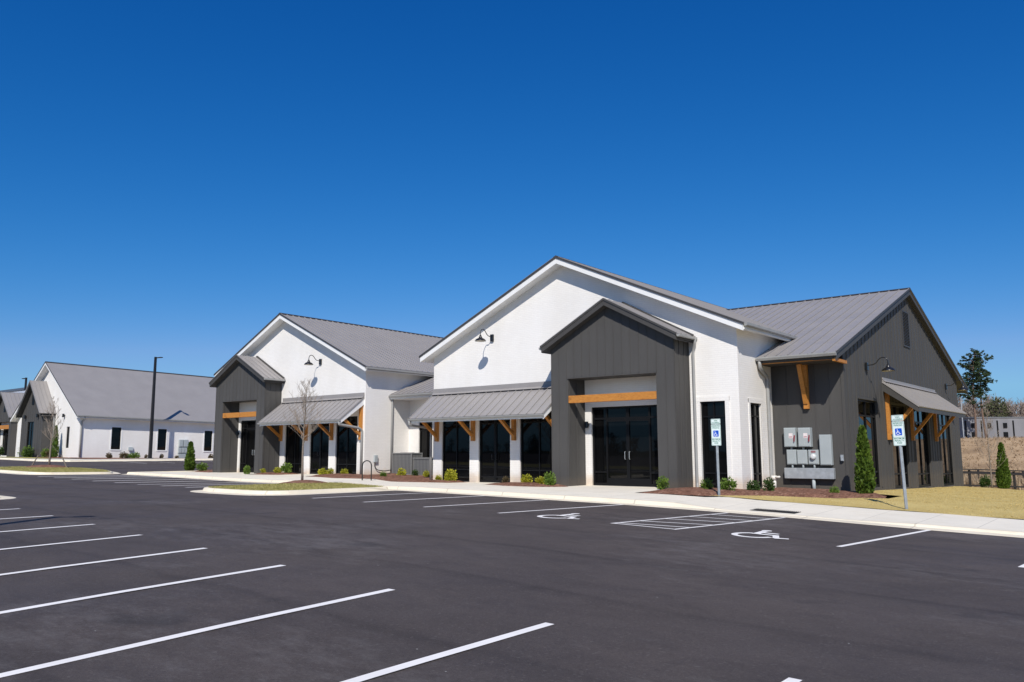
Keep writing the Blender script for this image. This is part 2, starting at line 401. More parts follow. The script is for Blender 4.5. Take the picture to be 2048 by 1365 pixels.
bed([(-29.9,31.5),(-33.3,30.7),(-36.0,32.0),(-38.5,31.0),(-42.1,31.5),(-42.3,34.1),(-39.72,34.12),(-39.72,37.9),(-32.9,37.9),(-32.9,33.3),(-29.8,33.3)])
bed([(-45.7,32.0),(-48.3,31.4),(-48.6,34.1),(-45.6,34.1)])
bed([(-57.0,32.3),(-54.7,32.3),(-54.7,36),(-58.4,36),(-58.4,33.4)])
# lawn on the right, and the strip at the pavement's left end
sheet([(45,29.75),(45,85),(-40,85),(-40,60),(-11.3,60),(-11.3,38.0),(-11.2,36.6),(-9.0,36.2),(-9.0,34.2),(-10.4,32.4),(-13.1,31.1),(-14.4,29.8),(-13.6,29.75)], lambda x,y: land(x,y)+.012+.03*noise.noise((x*.6,y*.6,0)), 1.5, M['lawn'],'lawn','stuff')

def arc_path(pts, rad, n=7):            # closed path with rounded corners
    out=[]; k=len(pts)
    for i in range(k):
        p=Vector(pts[i]).to_2d() if len(pts[i])==3 else Vector(pts[i]); a=Vector(pts[i-1]); b=Vector(pts[(i+1)%k])
        r=rad[i] if isinstance(rad,(list,tuple)) else rad
        if r<=0: out.append(p); continue
        u=(a-p).normalized(); w=(b-p).normalized()
        for j in range(n+1):
            t=j/n; q=(p+u*r)*(1-t)**2+p*2*t*(1-t)+(p+w*r)*t*t; out.append(q)
    return out
def subdiv(path, closed, st=1.0):
    out=[]; n=len(path)
    for i in range(n if closed else n-1):
        a=path[i]; b=path[(i+1)%n]; L=(b-a).length; k=max(1,int(L/st))
        for j in range(k): out.append(a+(b-a)*(j/k))
    if not closed: out.append(path[-1])
    return out
def kerb(name, path, closed, side, H=None, gut=.48):
    path=subdiv([Vector(p) for p in path],closed); n=len(path); mb=MB()
    prof=lambda h:[(-.02,-.03),(0,.006),(gut,.022),(gut+.03,.03+h*.35),(gut+.07,h*.93+.006),(gut+.12,h+.004),(gut+.26,h+.004),(gut+.27,h-.06)]
    rows=[]
    for i,p in enumerate(path):
        a=path[i-1] if (closed or i>0) else p; b=path[(i+1)%n] if (closed or i<n-1) else p
        t=(b-a).normalized(); nn=Vector((-t.y,t.x))*side
        h=H if H is not None else hk(p.x)
        row=[]
        z0=zg(p.x,p.y)
        for d,z in prof(h):
            q=p+nn*d; mb.v.append((q.x,q.y,z0+z)); row.append(len(mb.v)-1)
        rows.append(row)
    for i in range(n if closed else n-1):
        r=rows[i]; s=rows[(i+1)%n]
        for j in range(len(r)-1): mb.f.append((r[j],s[j],s[j+1],r[j+1]) if side>0 else (r[j],r[j+1],s[j+1],s[j]))
    return struct(name,mb,M['kerb'])
kerb('kerb',[(-57.4,33.2),(-57.4,27.32),(-34,27.32),(-29,25.47),(45,25.47)],False,1)
def island(outline, rads, mound, tree_xy, mr, blades):
    path=arc_path(outline,rads); kerb('kerb',path,True,1,.15)
    n=len(path); ins=[]
    for i,p in enumerate(path):
        t=(path[(i+1)%n]-path[i-1]).normalized(); ins.append(p+Vector((-t.y,t.x))*.70)
    cx=sum(p.x for p in ins)/n; cy=sum(p.y for p in ins)/n
    def edge(x,y):
        q=Vector((x,y)); d=1e9
        for i in range(n):
            a=ins[i]; b=ins[(i+1)%n]; ab=b-a; L=ab.length_squared
            t=clamp((q-a).dot(ab)/L) if L>1e-9 else 0; d=min(d,(q-a-ab*t).length)
        return d
    zf=lambda x,y: zg(x,y)+.15+mound*smooth(0,2.6,edge(x,y))
    sheet([(p.x,p.y) for p in ins], zf, .8, M['turf'],'island_turf','stuff')
    # mulch ring round the tree
    mb=MB(); rings=8; seg=28
    for i in range(rings+1):
        for k in range(seg):
            a=2*PI*k/seg; r=mr*(1+.12*noise.noise((math.cos(a)*2,math.sin(a)*2,tree_xy[0])))*i/rings
            x=tree_xy[0]+r*math.cos(a); y=tree_xy[1]+r*math.sin(a)
            mb.v.append((x,y,zf(x,y)+.19*(1-(i/rings)**2)+(-.02 if i==rings else .03*noise.noise((x*3,y*3,5)))))
    for i in range(rings):
        for k in range(seg):
            k2=(k+1)%seg; mb.f.append((i*seg+k,(i+1)*seg+k,(i+1)*seg+k2,i*seg+k2))
    struct('mulch_ring',mb,M['mulch'],'stuff',True)
    inside=[(p.x,p.y) for p in ins]
    return zf, inside
def pip(x,y,poly):
    c=False; n=len(poly); j=n-1
    for i in range(n):
        (xi,yi),(xj,yj)=poly[i],poly[j]
        if (yi>y)!=(yj>y) and x<(xj-xi)*(y-yi)/(yj-yi)+xi: c=not c
        j=i
    return c
def grass(name, poly, zf, n, h, mat, skip=None):
    mb=MB(); xs=[p[0] for p in poly]; ys=[p[1] for p in poly]; k=0
    while k<n:
        x=random.uniform(min(xs),max(xs)); y=random.uniform(min(ys),max(ys))
        k+=1
        if not pip(x,y,poly) or (skip and skip(x,y)): continue
        z=zf(x,y)-.01; a=random.uniform(0,2*PI); w=random.uniform(.012,.022); hh=h*random.uniform(.5,1.2)
        dx,dy=math.cos(a)*w,math.sin(a)*w; lx,ly=random.uniform(-.6,.6)*hh,random.uniform(-.6,.6)*hh
        mb.add([(x-dx,y-dy,z),(x+dx,y+dy,z),(x+lx,y+ly,z+hh)],[(0,1,2)])
    return struct(name,mb,mat,'stuff')
TM=(-31.9,23.7); TA=(-66.3,26.2)
zM,pM=island([(-33.4,18.0),(-26.85,18.3),(-27.45,25.9),(-33.9,27.9)],[2.6,2.0,.6,1.0],.12,TM,1.35,True)
zA,pA=island([(-70.8,21.4),(-57.2,21.4),(-57.6,27.6),(-62,29.2),(-70.8,30.2)],[3.0,2.2,1.2,2,3.0],.12,TA,1.7,True)
grass('turf_blades',pM,zM,16000,.075,M['gblade'],lambda x,y:(x-TM[0])**2+(y-TM[1])**2<1.7)
grass('turf_blades',pA,zA,16000,.075,M['gblade'],lambda x,y:(x-TA[0])**2+(y-TA[1])**2<2.8)
LAWN=[(2,29.78),(2,58),(-11.3,58),(-11.2,38.3),(-8.9,36.3),(-8.9,34.2),(-10.4,32.4),(-13.1,31.1),(-14.4,29.85),(-13.6,29.78)]
grass('lawn_blades',LAWN,lambda x,y: land(x,y)+.012+.03*noise.noise((x*.6,y*.6,0)),60000,.032,M['blade'])
# kerbed corner of a further island, just entering on the left
pe=arc_path([(-60,11.6),(-60,3.0),(-35,3.0),(-30.6,7.6),(-30.8,11.6)],[1,1,2,1.5,1.5]); kerb('kerb',pe,True,1,.15)
sheet([(-59.2,10.9),(-59.2,3.7),(-35.5,3.7),(-31.3,7.9),(-31.5,10.9)],lambda x,y: zg(x,y)+.155,2,M['turf'],'island_turf','stuff')

# ------------------------------------------------------------------ painted markings
def strip(mb, a, b, w=.105, dz=.006):
    a=Vector(a); b=Vector(b); d=(b-a); L=d.length; d/=L; n=Vector((-d.y,d.x))*(w/2); k=max(1,int(L/.7))
    o=len(mb.v)
    for i in range(k+1):
        p=a+d*(L*i/k)
        for q in (p-n,p+n): mb.v.append((q.x,q.y,zg(q.x,q.y)+dz))
    for i in range(k): mb.f.append((o+2*i,o+2*i+2,o+2*i+3,o+2*i+1))
    return mb
def line(a,b,w=.128):
    return struct('parking_line',strip(MB(),a,b,w),M['paint'])
# near row: (end at the lane) -> (point on the line towards the camera), drawn on to a full stall length
near=[((-25.8,9.5),(-25.67,8.9)),((-22.82,9.2),(-22.62,7.9)),((-19.9,8.95),(-19.44,6.81)),((-17.01,8.62),(-16.31,5.73)),((-14.22,8.45),(-13.46,4.76)),((-11.56,8.27),(-10.75,3.83)),((-8.82,8.14),(-8.15,2.94)),((-6.02,8.10),(-5.87,4.95)),((-3.01,7.91),(-2.95,5)),((-.1,7.8),(-.05,5))]
for a,b in near:
    a=Vector(a); b=Vector(b); d=(b-a).normalized(); line(a, a+d*6.6)
for a,b in [((-24.86,18.95),(-25.14,25.43)),((-22.08,18.98),(-22.14,25.43)),((-19.13,18.98),(-18.95,25.43)),((-15.96,18.95),(-15.62,25.43)),((-6.15,19.1),(-5.68,25.43)),((-2.61,18.75),(-2.3,25.43)),((.6,18.7),(.9,25.43)),((3.8,18.7),(4.0,25.43))]:
    line(a,b)
for a in [(-36.31,20.4),(-38.75,20.5),(-41.3,20.6),(-44.02,20.7),(-46.58,20.7),(-49.43,20.8),(-51.82,20.8),(-54.4,20.9)]:
    line(a,(a[0]-.35,27.28),.25)
for y in (40,43,46,49): line((-61.6,y),(-67.0,y+.3),.10)
for y in (41,44,47,50): line((-80.6,y),(-86.2,y+.3),.10)
# hatched access aisle
mb=MB(); A0,A1,B0,B1=[Vector(v) for v in ((-12.06,19.02),(-11.62,25.35),(-10.21,19.03),(-9.73,25.3))]
strip(mb,A0,A1); strip(mb,B0,B1); strip(mb,A0+(A1-A0)*.008,B0+(B1-B0)*.008,.105,.0085)
for t,v in ((.05,.13),(.20,.32),(.40,.51),(.61,.68),(.82,.86)): strip(mb,A0+(A1-A0)*t,B0+(B1-B0)*v,.10,.0085)
struct('access_aisle_marking',mb,M['paint'])
# wheelchair symbol, drawn flat from strokes (x to its right, y up), 0..1
def isa(fn, strokes_only=False):
    w=.085
    def stroke(p,q,w=w):
        p=Vector(p); q=Vector(q); d=(q-p).normalized(); n=Vector((-d.y,d.x))*w/2
        fn([p-n,q-n,q+n,p+n])
    def blob(c,r,n=18): fn([Vector((c[0]+r*math.cos(2*PI*k/n),c[1]+r*math.sin(2*PI*k/n))) for k in range(n)])
    c=(.42,.31); R=.30; n=22; a0=math.radians(118); a1=math.radians(352)
    for k in range(n):
        t0=a0+(a1-a0)*k/n; t1=a0+(a1-a0)*(k+1)/n
        fn([Vector((c[0]+r*math.cos(t),c[1]+r*math.sin(t))) for r,t in ((R-w,t0),(R,t0),(R,t1),(R-w,t1))])
    blob((.33,.93),.075)
    stroke((.345,.83),(.385,.42),.10); stroke((.37,.655),(.63,.655)); stroke((.36,.46),(.675,.46)); stroke((.66,.485),(.80,.17)); stroke((.78,.165),(.95,.235))
def ground_isa(cx,cy,sx,sy,rot=0):
    mb=MB(); k=[0]
    def fn(pts):
        k[0]+=1; P=[]
        for p in pts:
            x=(p.x-.5)*sx; y=(p.y-.48)*sy; X=cx+x*math.cos(rot)-y*math.sin(rot); Y=cy+x*math.sin(rot)+y*math.cos(rot)
            P.append((X,Y,zg(X,Y)+.006+.0004*k[0] if k[0]>22 else zg(X,Y)+.006))
        mb.poly(P)
    isa(fn); struct('wheelchair_symbol_marking',mb,M['paint'])
ground_isa(-14.05,19.75,1.75,1.95); ground_isa(-8.2,19.95,1.75,1.95)

# ------------------------------------------------------------------ building kit
def wall(mb, ax, plane, u0, u1, z0, top, openings=(), rev=.16, flip=1):
    """facade with real openings; ax 'y' faces -Y, 'x' faces +X (flip=-1 reverses); top = [(u,z),...]"""
    def pt(u,z,d): return (u,plane+d*flip,z) if ax=='y' else (plane-d*flip,u,z)
    def topz(u): return interp(top,u)
    us=sorted({u0,u1,*[t[0] for t in top if u0<t[0]<u1],*[o[0] for o in openings],*[o[1] for o in openings]})
    for a,b in zip(us,us[1:]):
        if b-a<1e-4: continue
        ops=sorted([o for o in openings if o[0]<=a+1e-5 and o[1]>=b-1e-5],key=lambda o:o[2]); z=z0
        for o in ops:
            if o[2]>z+1e-4: mb.quad(pt(a,z,0),pt(b,z,0),pt(b,o[2],0),pt(a,o[2],0))
            z=o[3]
        mb.quad(pt(a,z,0),pt(b,z,0),pt(b,topz(b),0),pt(a,topz(a),0))
    for a,b,c,d in [o[:4] for o in openings]:
        mb.quad(pt(a,c,0),pt(a,d,0),pt(a,d,rev),pt(a,c,rev)); mb.quad(pt(b,c,0),pt(b,c,rev),pt(b,d,rev),pt(b,d,0))
        mb.quad(pt(a,d,0),pt(b,d,0),pt(b,d,rev),pt(a,d,rev)); mb.quad(pt(a,c,0),pt(a,c,rev),pt(b,c,rev),pt(b,c,0))
def glazing(parent, name, ax, plane, o, vb, hb, dep=.10, fw=.075, flip=1, mat=None, fd=.09, sub=True):
    """frame of bars with one pane behind; vb/hb: bar centres"""
    u0,u1,z0,z1=o; g=.003
    def bx(mb,a,b,c,d,d0,d1):
        if ax=='y': y0,y1=sorted((plane+d0*flip,plane+d1*flip)); mb.box(a,b,y0,y1,c,d)
        else: x0,x1=sorted((plane-d0*flip,plane-d1*flip)); mb.box(x0,x1,a,b,c,d)
    fr=MB(); u0+=g; u1-=g; z0+=g; z1-=g
    bx(fr,u0,u0+fw,z0,z1,dep-.01,dep+fd); bx(fr,u1-fw,u1,z0,z1,dep-.01,dep+fd)
    bx(fr,u0+fw,u1-fw,z0,z0+fw*1.3,dep-.008,dep+fd); bx(fr,u0+fw,u1-fw,z1-fw,z1,dep-.008,dep+fd)
    for v in vb: bx(fr,v-fw*.42,v+fw*.42,z0+fw*1.3,z1-fw,dep-.006,dep+fd-.005)
    for h_ in hb: bx(fr,u0+fw,u1-fw,h_-fw*.45,h_+fw*.45,dep-.002,dep+fd-.01)
    f=obj(name,fr,M['frame'],parent)
    p=MB(); d=dep+fd*.55
    q=[(u0+.02,z0+.02),(u1-.02,z0+.02),(u1-.02,z1-.02),(u0+.02,z1-.02)]
    p.poly([(u,plane+d*flip,z) if ax=='y' else (plane-d*flip,u,z) for u,z in q])
    obj('pane',p,mat or M['glass'],f); return f
def battens(mb, ax, plane, u0, u1, zlo, top, st=.46, openings=(), w=.055, d=.024, flip=1):
    n=int(round((u1-u0)/st))
    for i in range(n+1):
        u=clamp(u0+(u1-u0)*i/n, u0+w/2, u1-w/2); zt=interp(top,u)-.005; segs=[(zlo,zt)]
        for o in openings:
            if o[0]-.09<u<o[1]+.09:
                ns=[]
                for a,b in segs:
                    if o[2]>a: ns.append((a,min(b,o[2]-.06)))
                    if o[3]<b: ns.append((max(a,o[3]+.06),b))
                segs=ns
        for a,b in segs:
            if b-a<.1: continue
            if ax=='y': y0,y1=sorted((plane+.004*flip,plane-d*flip)); mb.box(u-w/2,u+w/2,y0,y1,a,b)
            else: x0,x1=sorted((plane-.004*flip,plane+d*flip)); mb.box(x0,x1,u-w/2,u+w/2,a,b)
def gable_y(parent, xr, zr, hl, hr, sl_l, sl_r, y0, y1, ribs=.5, fascia=.27, fmat='trim', ft=.09):
    """gable roof, ridge along Y; hl/hr = run to each eave"""
    ro=MB(); fa=MB(); cap=MB()
    for s,run,sl in ((-1,hl,sl_l),(1,hr,sl_r)):
        S=Vector((s*run,0,-run*sl))
        ro.slab((xr,y0,zr),(0,y1-y0,0),S,.07,ribs)
        # boxed-in overhang below the sheet, a little back from its edge
        i=.035; k=(run-.06)/run
        for ya,yb,dz in ((y0+i,y0+i+ft,.075),):
            O=Vector((xr,ya,zr-dz)); Sf=S*k
            P=[O,O+Sf,O+Sf+Vector((0,0,-fascia)),O+Vector((0,0,-fascia))]
            Q=[p+Vector((0,yb-ya,0)) for p in P]
            fa.hexa([P[0],P[1],P[2],P[3],Q[0],Q[1],Q[2],Q[3]])
        O=Vector((xr,y0+i+ft+.002,zr-fascia-.02)); Sf=S*k       # soffit
        fa.slab(O,(0,1.3,0),Sf,.03)
        fa.slab((xr+s*run*.9,y0+i+ft+.002,zr-run*.9*sl-fascia*.8),(0,y1-y0-.3,0),Vector((s*run*.1*k,0,-run*.1*sl*k)),.03)
        e=Vector((xr+s*(run-.05),0,zr-run*sl+.05*sl))
        fa.box(min(e.x,e.x-s*.05),max(e.x,e.x-s*.05),y0+i+ft,y1,e.z-.09-fascia*.72,e.z-.09)
        # dark rake edge
        c0=Vector((xr,y0-.015,zr+.03)); cap.hexa([c0+Vector(v) for v in ((0,0,-.1),)]+[c0+S+Vector((0,0,-.1)),c0+S+Vector((0,.04,-.1)),c0+Vector((0,.04,-.1)),c0,c0+S,c0+S+Vector((0,.04,0)),c0+Vector((0,.04,0))])
        # ridge cap
        cap.slab((xr,y0,zr+.065),(0,y1-y0,0),Vector((s*.17,0,-.17*sl)),.03)
    r=obj('roof',ro,M['roof'],parent); obj('roof_trim',fa,M[fmat],r); obj('ridge_cap',cap,M['roofcap'],r); return r
def gable_x(parent, yr, zr, rn, rf, sn, sf, x0, x1, ribs=.5, fascia=.27, fmat='darktrim', ft=.09):
    """gable roof, ridge along X; front run rn (towards -Y), back run rf; gable end at x1"""
    ro=MB(); fa=MB(); cap=MB()
    for s,run,sl in ((-1,rn,sn),(1,rf,sf)):
        S=Vector((0,s*run,-run*sl)); ro.slab((x0,yr,zr),(x1-x0,0,0),S,.07,ribs)
        k=(run-.06)/run; i=.035
        O=Vector((x1-i-ft,yr,zr-.075)); Sf=S*k
        P=[O,O+Sf,O+Sf+Vector((0,0,-fascia)),O+Vector((0,0,-fascia))]; Q=[p+Vector((ft,0,0)) for p in P]
        fa.hexa(P+Q)
        fa.slab((x1-i-ft-.9,yr,zr-fascia-.02),(.895,0,0),Sf,.03)
        ez=zr-run*sl+.05*sl; ey=yr+s*(run-.05)
        fa.box(x0,x1-i-ft,min(ey,ey-s*.05),max(ey,ey-s*.05),ez-.09-fascia*.7,ez-.09)
        c0=Vector((x1+.015,yr,zr+.03)); cap.hexa([c0+Vector((0,0,-.1)),c0+S+Vector((0,0,-.1)),c0+S+Vector((-.04,0,-.1)),c0+Vector((-.04,0,-.1)),c0,c0+S,c0+S+Vector((-.04,0,0)),c0+Vector((-.04,0,0))])
        cap.slab((x0,yr,zr+.065),(x1-x0,0,0),Vector((0,s*.17,-.17*sl)),.03)
    r=obj('roof',ro,M['roof'],parent); obj('roof_trim',fa,M[fmat],r); obj('ridge_cap',cap,M['roofcap'],r); return r
def gutter(parent, a, b, drop=0.0, w=.14, h=.13):
    a=Vector(a); b=Vector(b); d=(b-a).normalized(); side=d.cross(Vector((0,0,1))).normalized(); mb=MB()
    prof=[(-w/2,0),(-w/2,-h*.75),(-w*.25,-h),(w*.3,-h),(w/2+.02,-h*.35),(w/2+.02,0),(w/2-.02,0),(w/2-.02,-.03),(-w/2+.02,-.03),(-w/2+.02,0)]
    o=len(mb.v); n=len(prof)
    for q in (a,b):
        for x,z in prof: mb.v.append(tuple(q+side*x+Vector((0,0,z))))
    for i in range(n): j=(i+1)%n; mb.f.append((o+i,o+j,o+n+j,o+n+i))
    mb.f.append(tuple(range(n))); mb.f.append(tuple(range(2*n-1,n-1,-1)))
    L=(b-a).length
    for i in range(1,int(L/1.1)):                                # strap hangers
        p=a+d*(L*i/int(L/1.1)); mb.beam(p-side*(w/2+.03)+Vector((0,0,.006)),p+side*(w/2+.03)+Vector((0,0,.006)),.035,.012)
    return obj('gutter',mb,M['gutter'],parent)
def bend(pts, r=.16, n=5):
    pts=[Vector(p) for p in pts]; out=[pts[0]]
    for a,p,b in zip(pts,pts[1:],pts[2:]):
        u=(a-p); w=(b-p); rr=min(r,u.length*.45,w.length*.45); u=u.normalized()*rr; w=w.normalized()*rr
        for j in range(n+1): t=j/n; out.append((p+u)*(1-t)**2+p*2*t*(1-t)+(p+w)*t*t)
    out.append(pts[-1]); return out
def spout(parent, pts, r=.065): return obj('downspout',MB().tube(bend(pts),r,10),M['gutter'],parent,True)
def bracket(parent, ax, u, wallp, out, zt, zb, slope_z, w=.21):
    """knee brace: wall post and diagonal strut. out = projection, slope_z = height of strut's outer end"""
    mb=MB(); d=.17
    if ax=='y':
        mb.box(u-w/2,u+w/2,wallp-d-.003,wallp-.003,zb,zt); mb.beam((u,wallp-d+.02,zb+.30),(u,wallp-out,slope_z),.15,.17,(1,0,0))
    else:
        mb.box(wallp+.003,wallp+d+.003,u-w/2,u+w/2,zb,zt); mb.beam((wallp+d-.02,u,zb+.30),(wallp+out,u,slope_z),.15,.17,(0,1,0))
    return obj('bracket',mb,M['wood'],parent,bevel=.008)
def awning(parent, ax, wallp, u0, u1, zt, dep, zf, ribs=.51, fmat='trim', fh=.24, braces=(), zb=2.2, flashing=.34):
    ro=MB(); fa=MB()
    if ax=='y':
        O=Vector((u0,wallp-.02,zt)); E=Vector((u1-u0,0,0)); S=Vector((0,-dep,zf-zt))
    else:
        O=Vector((wallp+.02,u0,zt)); E=Vector((0,u1-u0,0)); S=Vector((dep,0,zf-zt))
    ro.slab(O,E,S,.05,ribs,.04,.045)
    n=E.cross(S).normalized(); n = n if n.z>0 else -n
    if flashing:                                                  # apron flashing up the wall above the sheet
        back=Vector((0,-.05,0)) if ax=='y' else Vector((.05,0,0))
        f0=O+Vector((0,0,-.02)); P=[f0,f0+E,f0+E+back,f0+back]; up=Vector((0,0,flashing)); ro.hexa(P+[p+up for p in P])
        ro.slab(O+Vector((0,0,.12)),E,S*.10,.02)
    ed=E.normalized()
    for base in (O+ed*.03,O+E-ed*.09):                            # side fascia boards
        P=[base-n*.052,base+S*.985-n*.052,base+S*.985-n*.052+Vector((0,0,-fh)),base-n*.052+Vector((0,0,-fh*1.6))]; fa.hexa(P+[p+ed*.06 for p in P])
    fo=O+S*.97+ed*.095-n*.054; fb=S.normalized()*.05; E2=E-ed*.19
    P=[fo,fo+E2,fo+E2+fb,fo+fb]; fa.hexa([p+Vector((0,0,-fh*.8)) for p in P]+P)
    sf=MB(); sf.slab(O+ed*.10-n*.07+Vector((0,0,-.10)),E-ed*.2,S*.95,.02)
    a=obj('awning',ro,M['roof'],parent); obj('awning_fascia',fa,M[fmat],a); obj('awning_soffit',sf,M[fmat],a)
    for u in braces: bracket(a,ax,u,wallp,dep*.80,zt-.22,zb,zf+.12-.02)
    return a
def pull(parent, x, y, z0, z1, m='galv', r=.014):
    mb=MB(); mb.tube(bend([(x,y,z0),(x,y-.09,z0),(x,y-.09,z1),(x,y,z1)],.03,3),r,8); return obj('handle',mb,M[m],parent,True)

# ------------------------------------------------------------------ the white gabled fronts
def gabled_front(B, Y, xl, xr, z0, ridge, zr, run_l, run_r, sl, portico, aw, wins, doors, braces, side_open, ydepth, over=.65, right_wall=True, back=60.):
    """white brick mass, its front facade at Y, with portico and awning"""
    th=.30
    top=[(xl,zr-th-(ridge-xl)*sl),(ridge,zr-th),(xr,zr-th-(xr-ridge)*sl)]
    px0,px1,pd,pr,pz,psl,ox0,ox1,sf0,sf1=portico
    ops=[(a,b,z0+c,z0+d) for a,b,c,d in wins+doors]+[(sf0,sf1,z0,z0+3.74)]
    mb=MB(); wall(mb,'y',Y,xl,xr,z0-1.2,top,ops,.20)
    wall(mb,'x',xr,Y,back,z0-1.2,[(Y,top[2][1]),(back,top[2][1])],side_open,.20)
    wall(mb,'x',xl,Y,back,z0-1.2,[(Y,top[0][1]),(back,top[0][1])],(),.2,-1)
    wall(mb,'y',back,xl,xr,z0-1.2,top,(),.2,-1)
    obj('brick_wall',mb,M['brick'],B)
    gable_y(B,ridge,zr,run_l,run_r,sl,sl,Y-over,back+.4)
    for o in [(a,b,z0+c,z0+d) for a,b,c,d in wins]:
        glazing(B,'window','y',Y,o,[(o[0]+o[1])/2],[z0+.66,z0+3.12])
    for o in [(a,b,z0+c,z0+d) for a,b,c,d in doors]:
        m=(o[0]+o[1])/2; f=glazing(B,'door','y',Y,o,[m-.035,m+.035],[z0+.30,z0+3.12],fw=.10)
        for s in (-1,1): pull(f,m+s*.14,Y+.08,z0+1.2,z0+1.5,'blackiron',.02)
    # entry storefront inside the portico
    o=(sf0,sf1,z0,z0+3.74); w=sf1-sf0; d0=sf0+w*.205; d1=sf1-w*.205; m=(d0+d1)/2
    f=glazing(B,'entry_door','y',Y,o,[d0,m-.04,m+.04,d1],[z0+3.18],fw=.10)
    for a,b in ((sf0+.1,d0-.05),(d1+.05,sf1-.1)): obj('sidelight_rail',MB().box(a,b,Y+.09,Y+.18,z0+.6,z0+.68),M['frame'],f)
    for a,b in ((d0+.05,m-.08),(m+.08,d1-.05)):
        for c,d in ((.12,.36),(3.02,3.13)): obj('door_rail',MB().box(a,b,Y+.088,Y+.18,z0+c,z0+d),M['frame'],f)
    for s in (-1,1): pull(f,m+s*.12,Y+.08,z0+1.25,z0+1.6)
    # portico
    yf=Y-pd; pm=MB(); ptop=[(px0,pz-.22-(pr-px0)*psl),(pr,pz-.22),(px1,pz-.22-(px1-pr)*psl)]
    oz=z0+5.07
    wall(pm,'y',yf,px0,px1,z0-1.0,ptop,[(ox0,ox1,z0-1.0,oz)],pd-.003)
    pm.quad((px1,yf,z0-1),(px1,Y-.003,z0-1),(px1,Y-.003,ptop[2][1]),(px1,yf,ptop[2][1])); pm.quad((px0,yf,z0-1),(px0,yf,ptop[0][1]),(px0,Y-.003,ptop[0][1]),(px0,Y-.003,z0-1))
    battens(pm,'y',yf,px0,px1,z0-.3,ptop,.44,[(ox0,ox1,z0-2,oz)],.04,.018)
    battens(pm,'x',px1,yf+.02,Y-.02,z0-.3,[(yf,ptop[2][1]),(Y,ptop[2][1])],.46)
    battens(pm,'x',px0,yf+.02,Y-.02,z0-.3,[(yf,ptop[0][1]),(Y,ptop[0][1])],.46,flip=-1)
    battens(pm,'x',ox0,yf+.06,Y-.02,z0-.3,[(yf,oz),(Y,oz)],.62)
    pm.box(ox0-.04,ox1+.04,yf-.035,yf+.02,oz-.012,oz+.035)
    P=obj('portico',pm,M['dark'],B)
    bm=MB().box(ox0+.004,ox1-.004,yf+.02,yf+.22,z0+3.90,z0+4.25); obj('timber_beam',bm,M['wood'],P,bevel=.01)
    run=(px1-px0)/2+.36
    # portico roof hangs on the brick wall
    ro=MB(); fa=MB(); y0=yf-.42
    for s in (-1,1):
        S=Vector((s*run,0,-run*psl)); ro.slab((pr,y0,pz),(0,Y-.003-y0,0),S,.06,.48)
        k=(run-.05)/run; O=Vector((pr,y0+.03,pz-.065)); Sf=S*k; q=[O,O+Sf,O+Sf+Vector((0,0,-.24)),O+Vector((0,0,-.24))]
        fa.hexa(q+[p+Vector((0,.08,0)) for p in q])
        fa.slab((pr,y0+.112,pz-.26),(0,yf-y0+.3,0),Sf,.03)
        fa.slab((pr+s*run*.84,y0+.112,pz-.27-run*.84*psl),(0,Y-.01-y0-.112,0),Vector((s*run*.155,0,-run*.155*psl)),.03)
        ex_=pr+s*(run-.05); ez=pz-run*psl
        fa.box(min(ex_,ex_-s*.04),max(ex_,ex_-s*.04),y0+.11,Y-.01,ez-.22,ez-.05)
        # flashing where the roof meets the brick
        fa.slab((pr,Y-.10,pz+.10),(0,.095,0),S*.985,.12)
        c0=Vector((pr,y0-.012,pz+.03)); fa.hexa([c0+Vector((0,0,-.09)),c0+S+Vector((0,0,-.09)),c0+S+Vector((0,.035,-.09)),c0+Vector((0,.035,-.09)),c0,c0+S,c0+S+Vector((0,.035,0)),c0+Vector((0,.035,0))])
        gutter(B,(pr+s*(run+.05),y0+.05,ez-.02) if s<0 else (pr+s*(run+.05),Y-.04,ez-.02),(pr+s*(run+.05),Y-.04,ez-.02) if s<0 else (pr+s*(run+.05),y0+.05,ez-.02),w=.12,h=.12)
    r=obj('portico_roof',ro,M['roof'],B); obj('portico_trim',fa,M['darktrim'],r)
    a0,a1,dep=aw; awning(B,'y',Y,a0,a1,z0+4.84,dep,z0+3.43,braces=braces,zb=z0+2.2)
    gutter(B,(a0-.02,Y-dep-.05,z0+3.40),(a1+.02,Y-dep-.05,z0+3.40),w=.12,h=.10)

